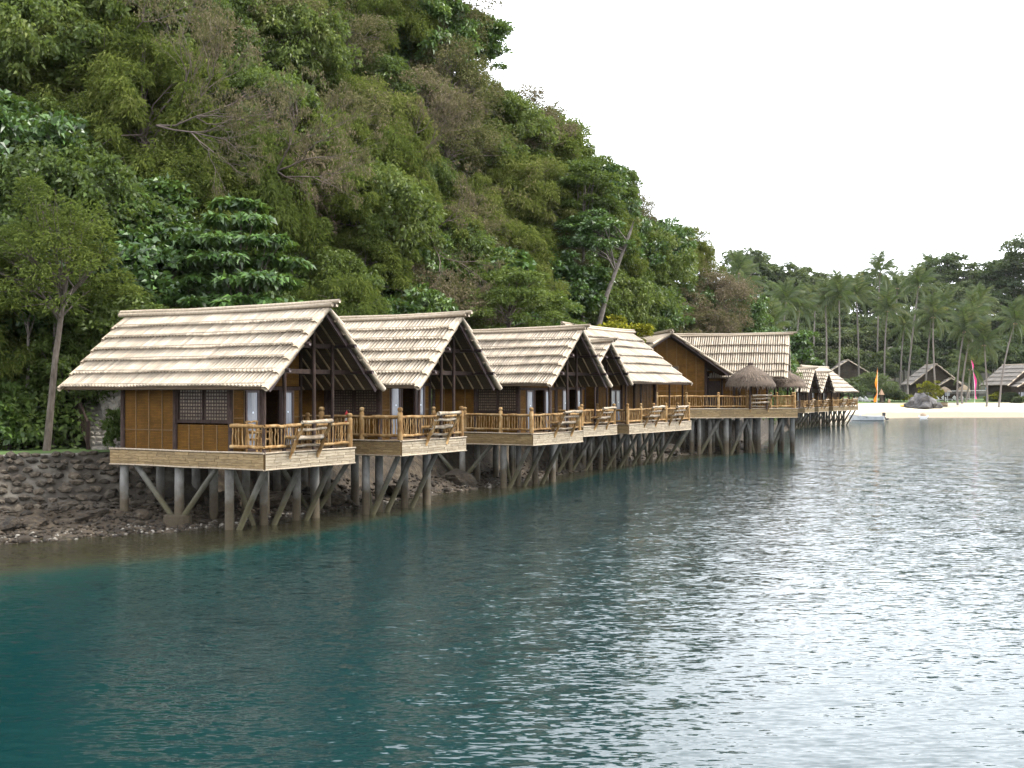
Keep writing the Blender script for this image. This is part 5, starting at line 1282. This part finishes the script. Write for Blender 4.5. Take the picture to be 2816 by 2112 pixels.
PALMS = [ # u, foot row, crown row, depth, lean of the crown in pixels
    (2030, 930, 748, 235, 0, 'full round palm crown at the left end of the grove beside the hill'), (2047, 930, 775, 245, 5, 'palm half hidden behind the leftmost full-crowned palm'),
    (2118, 960, 912, 190, 4, 'low young palm with arching fronds right above the pavilion ridge end'), (2150, 960, 828, 225, 14, 'palm leaning right above the right end of the pavilion ridge'),
    (2186, 960, 852, 230, 8, 'palm with yellow drooping fronds close right of the leaning one'), (2275, 1060, 838, 235, -12, 'straight palm left of the tall pair'),
    (2306, 1080, 812, 232, 0, 'left palm of the straight middle pair'), (2358, 1000, 815, 240, -4, 'right palm of the straight middle pair'),
    (2408, 1000, 750, 262, 14, 'tallest thin palm of the grove, its crown against the sky'), (2432, 1000, 852, 238, 10, 'thick-trunked palm right of the tallest'),
    (2478, 1060, 900, 255, 3, 'short palm between two tall trunks at mid beach'), (2497, 1072, 786, 245, 22, 'tall leaning palm left of the beach house'),
    (2554, 756, 735, 330, 0, 'small distant palm crown on the skyline'), (2578, 790, 766, 320, 2, 'distant palm crown right of the skyline one'),
    (2540, 1050, 872, 240, 24, 'leaning palm in front of the beach house left slope'), (2572, 1075, 868, 236, 1, 'vertical palm in front of the beach house gable'),
    (2634, 1075, 908, 228, 20, 'left trunk of the leaning pair right of the beach house'), (2646, 1066, 902, 231, 18, 'right trunk of the leaning pair right of the beach house'),
    (2664, 1068, 862, 250, 14, 'palm with yellowing fronds behind the leaning pair'), (2655, 1068, 1012, 236, 12, 'low young palm beside the magenta banner'),
    (2712, 1040, 945, 226, 0, 'short bushy palm right of the magenta banner'), (2746, 1080, 885, 225, 55, 'strongly leaning palm near the right edge'),
    (2462, 930, 790, 285, 5, 'palm behind the tall leaning one'), (2240, 940, 830, 262, 0, 'palm crown behind the grove left of the straight pair'),
    (2600, 930, 848, 280, 0, 'palm crown behind the beach house ridge'), (2690, 920, 835, 275, 6, 'palm crown behind the right grove'), (2500, 960, 905, 270, 4, 'low palm crown in the shade of the grove')]
for i, (u, vb, vt, y, ln, lab) in enumerate(PALMS): palm(lab, u, vb, vt, y, ln, 1.15 if y < 300 else 1.0, 22, i)

# wooded slope behind the grove
def far_slope():
    us = list(np.arange(1960, 3300, 40)); V, Q = [], []; prof = [(250, 2.2), (275, 3.2), (300, 8), (330, 17), (360, 26), (400, 30), (470, 32)]
    for u in us:
        for (y, z) in prof:
            y2 = y - (0 if u > 2150 else 110 * (2150 - u) / 190); k = min(1, max(0, (u - 2000) / 260.0)); V.append(((u - U0) / F * y2, y2, (z + 1.5 * math.sin(u * 0.02 + y * 0.05)) * k * k * (3 - 2 * k) - 0.5 * (1 - k)))
    m = len(prof)
    for i in range(len(us) - 1):
        for j in range(m - 1): Q.append((i * m + j, (i + 1) * m + j, (i + 1) * m + j + 1, i * m + j + 1))
    tag(obj('hill', mesh_np('hill', V, Q, M_SOIL, True)), kind='structure')
far_slope()
def far_wood():
    rs = np.random.RandomState(66)
    named = [(2060, 690, 300, 1.6, 'tall dark crown at the left end of the far wood behind the palms'), (2100, 720, 305, 1.3, 'second dark crown of the far skyline, right of the tall one'),
             (2165, 730, 300, 1.2, 'brownish crown on the far skyline with a gap to its left'), (2215, 735, 310, 1.45, 'wide olive crown on the far skyline, left of its lowest dip'),
             (2275, 760, 315, 1.3, 'low grey-green crown right of the olive one'), (2345, 765, 315, 1.2, 'dark green crown at the skyline dip'),
             (2395, 752, 318, 1.25, 'dark crown behind the tallest palm'), (2470, 768, 318, 1.2, 'low crown right of the tallest palm'),
             (2590, 700, 318, 1.5, 'tall loose pale crown rising over the skyline at right'), (2650, 735, 312, 1.4, 'flat-topped crown right of the tall pale one'),
             (2710, 728, 312, 1.4, 'spreading crown with sky gaps near the right edge'), (2770, 715, 306, 1.5, 'spreading brownish crown close to the right edge'), (2830, 650, 300, 1.6, 'tall thin crown cut by the right picture edge')]
    for i, (u, vt, y, s, lab) in enumerate(named):
        p = P(u, vt, y); h = 12.0 * s; tree('wood_tree', lab, 'far', i, (p.x, p.y, p.z - h), s, rs.uniform(0, 6), group='skyline trees of the far wood')
    for row, (y, vt, n, s0) in enumerate(((302, 790, 17, 1.25), (285, 850, 16, 1.2), (272, 905, 16, 1.1), (264, 965, 17, 1.0))):
        for k in range(n):
            u = 2010 + (2880 - 2010) * (k + rs.uniform(0.1, 0.9)) / n; s = s0 * rs.uniform(0.85, 1.15)
            yy = y + rs.uniform(-5, 5) - (0 if u > 2150 else 70 * (2150 - u) / 190); p = P(u, vt + rs.uniform(-18, 18), yy)
            tree('wood_tree', ('topmost', 'upper', 'middle', 'lowest')[row] + ' row tree in the shaded wood ' + ('left of the palm grove' if u < 2200 else 'behind the straight palm pair' if u < 2420 else 'behind the tall leaning palm' if u < 2550 else 'behind the beach house' if u < 2660 else 'right of the beach house'), 'far', k + row, (p.x, p.y, p.z - 12 * s), s, rs.uniform(0, 6), group='trees of the shaded far wood')
far_wood()

# beach houses under the palms
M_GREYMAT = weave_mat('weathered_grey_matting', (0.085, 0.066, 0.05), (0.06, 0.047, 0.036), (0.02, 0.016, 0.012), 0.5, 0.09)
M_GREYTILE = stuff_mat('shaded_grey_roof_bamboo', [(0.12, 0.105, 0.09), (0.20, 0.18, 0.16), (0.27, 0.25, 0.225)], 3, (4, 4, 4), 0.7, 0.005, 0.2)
def beach_house(label, u, y, yaw, w, rise, L, ze, porch=None):
    b = P(u, 1079, y); zb = gz(b.x, b.y)
    root = empty('beach_house', (b.x, b.y, 0), yaw, label, 'house', 'bamboo houses behind the beach')
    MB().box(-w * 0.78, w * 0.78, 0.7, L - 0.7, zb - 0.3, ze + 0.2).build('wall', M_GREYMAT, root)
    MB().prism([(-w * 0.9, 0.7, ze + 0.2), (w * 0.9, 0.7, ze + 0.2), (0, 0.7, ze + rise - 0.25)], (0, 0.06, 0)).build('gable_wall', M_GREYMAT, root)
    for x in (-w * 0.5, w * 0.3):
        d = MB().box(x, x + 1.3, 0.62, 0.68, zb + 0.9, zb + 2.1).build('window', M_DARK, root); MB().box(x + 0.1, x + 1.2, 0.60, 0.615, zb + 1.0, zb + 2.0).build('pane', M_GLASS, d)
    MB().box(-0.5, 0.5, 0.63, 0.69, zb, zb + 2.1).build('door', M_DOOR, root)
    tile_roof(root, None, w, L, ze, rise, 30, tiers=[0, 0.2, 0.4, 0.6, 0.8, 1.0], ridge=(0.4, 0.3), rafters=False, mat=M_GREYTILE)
    if porch:
        (px, pw, pr) = porch; Mp = Matrix.Translation((px, -1.6, 0))
        tile_roof(root, Mp, pw, 3.2, ze - 0.3, pr, 12, tiers=[0, 0.33, 0.66, 1.0], ridge=(0.2, 0.0), rafters=False, barge_back=False, mat=M_GREYTILE)
        for s in (-1, 1): MB().tube([(px + s * pw * 0.75, -1.3, zb), (px + s * pw * 0.75, -1.3, ze)], 0.1, 6).build('porch_post', M_DARK, root)
        MB().prism([(px - pw * .75, -1.0, ze - 0.2), (px + pw * .75, -1.0, ze - 0.2), (px, -1.0, ze + pr - 0.8)], (0, .05, 0)).build('gable_wall', M_GREYMAT, root)
beach_house('bamboo beach house with a wide gable behind the leaning palms', 2576, 246, math.radians(-6), 5.2, 4.2, 10, 5.9, (2.5, 2.6, 1.6))
beach_house('bamboo beach house cut by the right picture edge', 2838, 238, math.radians(10), 5.2, 4.2, 10, 5.7, (-1.0, 3.2, 1.9))
beach_house('small bamboo gable peeking over the round palm clump', 2333, 256, math.radians(0), 4.3, 2.6, 8, 8.6)

# clumps and hedges
def G(u, v):
    """ground point on the beach seen at pixel (u, v)"""
    y = ip(u, WU, WY)
    while HZ - (ground_z(u, y) - EYE) / y * F > v and y < 330: y += 0.25
    return Vector(((u - U0) / F * y, y, ground_z(u, y)))

def clump(name, label, cat, u, v, y, mat, sx, sz, ll, lw, seed, n=46, per=90, stem=True, group=None):
    p = P(u, v, y) if y < 150 else Vector(((u - U0) / F * y, y, ground_z(u, y))); root = empty(name, (p.x, p.y, p.z), 0, label, cat, group)
    cm, C = crown_mesh('leaves', seed, sx, sz, 0.0, n, 0.42 * min(sx, sz) ** 0.5, 0.6, per, ll, lw, mat, up=0.3)
    obj('leaves', cm, root)
    mb = MB()
    for k in range(6): c = C[k * 5 % len(C)]; mb.tube([(c[0] * .2, c[1] * .2, -0.5), (c[0] * .5, c[1] * .5, c[2] * .6), tuple(c)], [0.07, 0.05, 0.02], 5, False)
    mb.build('stems', M_BARK, root)
clump('palm_clump', 'round bushy green clump under the left palms beside the orange banner', 'bush', 2400, 1093, 232, L_PALM, 4.0, 5.6, 0.9, 0.13, 701, 60, 90)
clump('bush', 'leafy green bush behind the stone lantern', 'bush', 2447, 1086, 236, L_FAR, 2.6, 2.6, 0.4, 0.2, 702)
clump('bush', 'dark green bush below the round palm clump, left of the orange banner', 'bush', 2345, 1086, 228, L_FAR, 2.6, 2.8, 0.4, 0.2, 703)
clump('hedge', 'yellow-green hedge between the lantern and the rock outcrop', 'hedge', 2486, 1090, 238, L_YELLOW, 2.8, 1.3, 0.3, 0.14, 704)
clump('hedge', 'yellow-green hedge left of the right-hand house', 'hedge', 2738, 1094, 240, L_YELLOW, 1.9, 1.5, 0.3, 0.14, 705)
clump('bush', 'green bush right of the right-hand yellow hedge', 'bush', 2775, 1093, 238, L_FAR, 1.9, 1.6, 0.35, 0.18, 706)
clump('bush', 'small green bush at the right picture edge', 'bush', 2806, 1094, 234, L_FAR, 1.2, 1.0, 0.35, 0.18, 707)
clump('outcrop_bush', 'loose yellow-green bush growing on the rock outcrop', 'bush', 2555, 1098, 226, L_YELLOW, 2.3, 4.6, 0.36, 0.14, 708, 44, 70)
hero('broadleaf_tree', 'pale broad-leaved tree just right of the pavilion roof end', dict(R_=2.2, H=7.5, z0=3.6, n=60, cr=0.8, flat=0.6, per=70, ll=0.5, lw=0.28, mat=L_BROAD, droop=0.3), on_ground(2202, 164), 0.14, M_BARK, 16, (0.2, 0), 0, 709)

def beach_things():
    rs = np.random.RandomState(8)
    # rock outcrop
    p = G(2528, 1122); root = empty('rock_outcrop', p, 0, 'craggy grey rock outcrop on the white sand with a bush on it', 'rock')
    for (dx, dz, s, sq) in ((-1.6, 0.6, 1.5, (1.0, 0.8, 1.1)), (0.2, 1.1, 2.0, (0.9, 0.8, 1.15)), (2.2, 0.7, 1.6, (0.9, 0.8, 1.05)), (3.4, 0.2, 1.1, (1, 0.8, 0.8)), (-0.6, 0.2, 1.8, (1.3, 0.9, 0.6)), (0.9, 0.3, 2.2, (1.3, .8, .6))):
        o = obj('crag', rock_mesh('crag', int(dx * 10) + 900, M_GREYROCK, 2, sq, 0.9), root); o.location = (dx, rs.uniform(-.3, .3), dz); o.scale = (s, s, s)
    # banners
    def banner(label, u, v0, vtop, y, mat, seed, w=1.0):
        b = G(u, v0); H = EYE + (HZ - vtop) / F * b.y - b.z; root = empty('banner', b, 0, label, 'flag', 'tall feather banners on the beach')
        pole = []; Vv = []
        for k in range(9):
            t = k / 8; pole.append((0.55 * math.sin(t * 1.4 + seed) * t - 0.4 * t * t, 0, H * t))
        MB().tube(pole, [0.05] * 5 + [0.04, 0.03, 0.025, 0.02], 6).build('pole', M_WHITE, root, True)
        mb = MB(); n = 14
        f = lambda t: Vector((0.55 * math.sin(t * 1.4 + seed) * t - 0.4 * t * t, 0, H * t))
        for k in range(n + 1):
            t = 0.16 + 0.84 * k / n; q = f(t); ww = w * (0.55 + 0.45 * math.sin(k * 0.9 + seed)) * (1 if k < n - 2 else 0.45 * (n + 0.3 - k))
            Vv += [q, q + Vector((-ww * 0.5 if seed < 1 else ww * .4, 0.25 * math.sin(k * 1.3), -0.05)), q + Vector((-ww if seed < 1 else ww * .8, 0.3 * math.cos(k * 1.1), -0.2))]
        mb.add(Vv, [(3 * k + j, 3 * k + j + 1, 3 * k + 4 + j, 3 * k + 3 + j) for k in range(n) for j in range(2)]); mb.build('cloth', mat, root, True)
    banner('tall orange feather banner on the sand beside the far cottages', 2411, 1122, 1010, 205, M_ORANGE, 0.4, 0.6)
    banner('tall magenta feather banner on the sand near the net', 2680, 1116, 990, 205, M_PINK, 2.2, 0.7)
    # net
    a, c = G(2606, 1108), G(2713, 1106); root = empty('volleyball_net', (a.x, a.y, gz(a.x, a.y)), 0, 'beach volleyball net between two posts behind the magenta banner', 'net')
    d = Vector((c.x - a.x, c.y - a.y, gz(c.x, c.y) - gz(a.x, a.y)))
    MB().tube([(0, 0, -0.2), (0, 0, 2.4)], 0.07, 8).build('post', M_NET, root, True); MB().tube([d + Vector((0, 0, -.2)), d + Vector((0, 0, 2.5))], 0.08, 8).build('post', M_BLUE, root, True)
    MB().lathe([(0.001, 2.5), (0.2, 2.55), (0.22, 2.7), (0.15, 2.85), (0.001, 2.9)], 8, d).build('post_cap', M_BLUE, root, True)
    MB().bar((0, 0, 2.3), d + Vector((0, 0, 2.35)), 0.02, 0.14).build('net_tape', M_NET, root)
    net = MB()
    for k in range(40): q = d * ((k + .5) / 40); net.tube([q + Vector((0, 0, 1.75)), q + Vector((0, 0, 2.3))], 0.008, 3, False)
    for z in (1.75, 1.93, 2.11): net.tube([Vector((0, 0, z)), d + Vector((0, 0, z))], 0.008, 3, False)
    net.build('net_cords', M_NET, root, False, 'stuff')
    # thatched sunshades
    def shade(label, u, v, y, r, zt, mat):
        b = G(u, v); zf = b.z; thatch_dome('thatched_sunshade', label, (b.x, b.y), r, zf + 2.0, zf + zt, zf, [(0, 0)], 260, mat, 'sunshade', 'thatched sunshades on the lawn', 0.1)
    shade('thatched sunshade with an orange tip right of the farthest cottage', 2380, 1100, 215, 2.3, 4.0, M_THATCH)
    shade('flat straw sunshade left of the net, two loungers beneath', 2597, 1106, 212, 1.35, 3.1, M_THATCH2)
    shade('straw sunshade right of the net post, two loungers beneath', 2651, 1104, 214, 1.25, 3.4, M_THATCH2)
    shade('low brown thatched roof behind the farthest cottage', 2362, 1090, 228, 2.4, 4.1, M_THATCH)
    # loungers
    def lounger(label, u, v, y, rz):
        b = G(u, v); b.z += 0.05; r = empty('sun_lounger', b, rz, label, 'sun lounger', 'white sun loungers on the lawn')
        MB().box(-0.55, 1.0, -0.32, 0.32, 0.30, 0.38).build('seat', M_WHITE, r); MB().bar((-0.55, 0, 0.34), (-1.15, 0, 0.86), 0.64, 0.08, (0, 1, 0)).build('backrest', M_WHITE, r)
        MB().bar((-0.5, 0, 0.34), (-1.1, 0, 0.84), 0.08, 0.62, (0, 1, 0)).build('back_pad', M_WHITE, r)
        for x in (-0.5, 0.85):
            for yy in (-0.26, 0.26): MB().box(x - .04, x + .04, yy - .04, yy + .04, 0, 0.30).build('leg', M_WHITE, r)
    for i, (u, v, lab) in enumerate(((2588, 1104, 'white lounger under the flat straw sunshade, left of its pair'), (2607, 1103, 'white lounger under the flat straw sunshade, right of its pair'), (2637, 1103, 'white lounger under the right straw sunshade, left of its pair'), (2656, 1102, 'white lounger under the right straw sunshade, right of its pair'),
                                     (2366, 1105, 'white lounger nearest the farthest cottage'), (2379, 1106, 'middle white lounger left of the orange banner'), (2393, 1106, 'white lounger right beside the orange banner'))):
        lounger(lab, u, v, 209, rs.uniform(-.15, .15))
    # stone lantern, post, box, rack, kayak
    b = G(2424, 1108); zb = gz(b.x, b.y); r = empty('stone_lantern', (b.x, b.y, zb), 0, 'small stone lantern with a pointed orange roof right of the orange banner', 'lantern')
    MB().lathe([(0.5, 0), (0.45, 0.3), (0.38, 0.4), (0.36, 1.5), (0.42, 1.6)], 6).build('pillar', M_STONE, r); MB().lathe([(0.62, 1.55), (0.5, 1.75), (0.2, 2.3), (0.01, 2.7)], 6).build('roof', M_LANTERN, r)
    b = G(2445, 1109); MB().lathe([(0.001, 0.75), (0.2, 0.72), (0.27, 0.5), (0.25, 0)], 8).build('stone_post', M_LANTERN); o = SC.objects['stone_post']; o.location = (b.x, b.y, gz(b.x, b.y)); tag(o, 'short rounded stone post on the lawn edge right of the lantern', 'post')
    b = G(2593, 1118); r = empty('wooden_crate', (b.x, b.y, gz(b.x, b.y)), 0.1, 'brown wooden crate on the sand right of the rock outcrop', 'crate')
    MB().box(-0.7, 0.7, -0.4, 0.4, 0.0, 0.12).build('base', M_DARK, r)
    for k in range(3): MB().box(-0.75, 0.75, -0.45, -0.40, 0.13 + k * 0.2, 0.30 + k * 0.2).build('board', M_FLOOR, r); MB().box(-0.75, 0.75, 0.40, 0.45, 0.13 + k * 0.2, 0.30 + k * 0.2).build('board', M_FLOOR, r)
    MB().box(-0.8, 0.8, -0.5, 0.5, 0.73, 0.80).build('lid', M_FLOOR, r)
    b = G(2570, 1120); r = empty('tubular_rack', (b.x, b.y, gz(b.x, b.y)), 0, 'white tubular rack between the rock outcrop and the crate', 'rack')
    for x in (-0.75, -0.25, 0.4): MB().tube([(x, -0.4, 0), (x + 0.25, -0.2, 0.7), (x + 0.6, 0, 0.95), (x + 0.75, 0.3, 0)], 0.04, 6).build('hoop', M_WHITE, r, True)
    MB().box(0.15, 0.9, -0.1, 0.3, 0.5, 0.62).build('shelf', M_WHITE, r)
    b = G(2499, 1121); r = empty('kayak', (b.x, b.y, gz(b.x, b.y) + 0.12), 0.05, 'orange kayak lying on the sand left of the rock outcrop', 'kayak')
    k = MB(); prof = [(-1.7, 0.02), (-1.4, 0.2), (-0.7, 0.34), (0, 0.38), (0.7, 0.34), (1.4, 0.2), (1.7, 0.02)]; Vv, Fv = [], []
    for (x, w) in prof:
        for a in range(8): t = a * math.pi / 4; Vv.append((x, w * math.cos(t), 0.16 + 0.20 * math.sin(t) * (w / 0.38) ** 0.5 + 0.06 * (x / 1.7) ** 2))
    for i in range(6):
        for a in range(8): Fv.append((i * 8 + a, i * 8 + (a + 1) % 8, i * 8 + 8 + (a + 1) % 8, i * 8 + 8 + a))
    k.add(Vv, Fv).build('hull', M_YELLOW, r, True); MB().lathe([(0.28, 0.36), (0.26, 0.40), (0.2, 0.34)], 12).build('cockpit', M_BLACK, r)
    # motor boat drawn up by the farthest cottage
    b = P(2385, 1156, 187); r = empty('motor_boat', (b.x, b.y, 0), math.radians(2), 'white open motor boat with a black outboard by the farthest cottage', 'boat')
    st = [(-2.9, 0.05, 0.95), (-2.3, 0.5, 0.88), (-1.2, 0.85, 0.78), (0, 0.95, 0.70), (1.4, 0.92, 0.68), (2.4, 0.85, 0.70)]; Vv, Fv = [], []
    for (x, w, h) in st: Vv += [(x, -w, h), (x, -w * 0.8, 0.1), (x, -w * 0.3, -0.15), (x, w * 0.3, -0.15), (x, w * 0.8, 0.1), (x, w, h), (x, w * 0.86, h - 0.03), (x, w * 0.7, 0.2), (x, -w * 0.7, 0.2), (x, -w * 0.86, h - 0.03)]
    for i in range(5):
        for a in range(10): Fv.append((i * 10 + a, i * 10 + (a + 1) % 10, i * 10 + 10 + (a + 1) % 10, i * 10 + 10 + a))
    Fv.append(tuple(range(50, 60))); MB().add(Vv, Fv).build('hull', M_HULL, r)
    for x in (-1.0, 0.6): MB().box(x - .15, x + .15, -0.66, 0.66, 0.45, 0.5).build('thwart', M_WHITE, r)
    MB().box(2.3, 2.42, -0.8, 0.8, 0.1, 0.72).build('transom', M_WHITE, r)
    m = MB().box(2.42, 2.8, -0.2, 0.2, 0.75, 1.25).build('outboard_motor', M_BLACK, r); MB().bar((2.6, 0, 0.75), (3.05, 0, 0.1), 0.14, 0.16).build('shaft', M_BLACK, m); MB().bar((2.9, 0, 0.18), (3.35, 0, 0.25), 0.1, 0.3).build('skeg', M_BLACK, m)
    MB().bar((-0.5, -0.9, 0.5), (-0.35, -0.93, 0.5), 0.3, 0.08).build('fender', M_BLACK, r); MB().box(-1.2, -1.0, -.1, .1, .5, 1.05).build('console', M_WHITE, r)
    b = P(2540, 1151, 201); r = empty('small_dinghy', (b.x, b.y, 0.02), math.radians(70), 'small white dinghy with a yellow-green cover at the water edge', 'boat')
    Vv, Fv = [], []
    for (x, w, h) in ((-1.2, 0.75, 0.4), (0, 0.8, 0.45), (0.8, 0.55, 0.55), (1.3, 0.06, 0.7)): Vv += [(x, -w, h), (x, -w * .6, -0.1), (x, w * .6, -0.1), (x, w, h)]
    for i in range(3):
        for a in range(4): Fv.append((i * 4 + a, i * 4 + (a + 1) % 4, i * 4 + 4 + (a + 1) % 4, i * 4 + 4 + a))
    Fv.append((0, 1, 2, 3)); MB().add(Vv, Fv).build('hull', M_WHITE, r); MB().lathe([(0.62, 0.42), (0.5, 0.75), (0.2, 0.95), (0.01, 1.0)], 9, (-0.4, 0, 0)).build('cover', M_THATCH2, r, True)
beach_things()

# ---------------------------------------------------------------- the sea air between the camera and the far wood
def haze():
    m, nt, out = new_mat('sea_haze'); N = NT(nt)
    v = N.n('VolumePrincipled'); v.inputs['Color'].default_value = (0.93, 0.96, 1.0, 1); v.inputs['Density'].default_value = 0.00003
    N.l(v.outputs[0], out.inputs['Volume'])
    o = MB().box(-260, 330, -30, 560, -10.5, 85).build('haze', m); tag(o, 'thin pale sea haze over the bay', 'haze', kind='stuff')
haze()
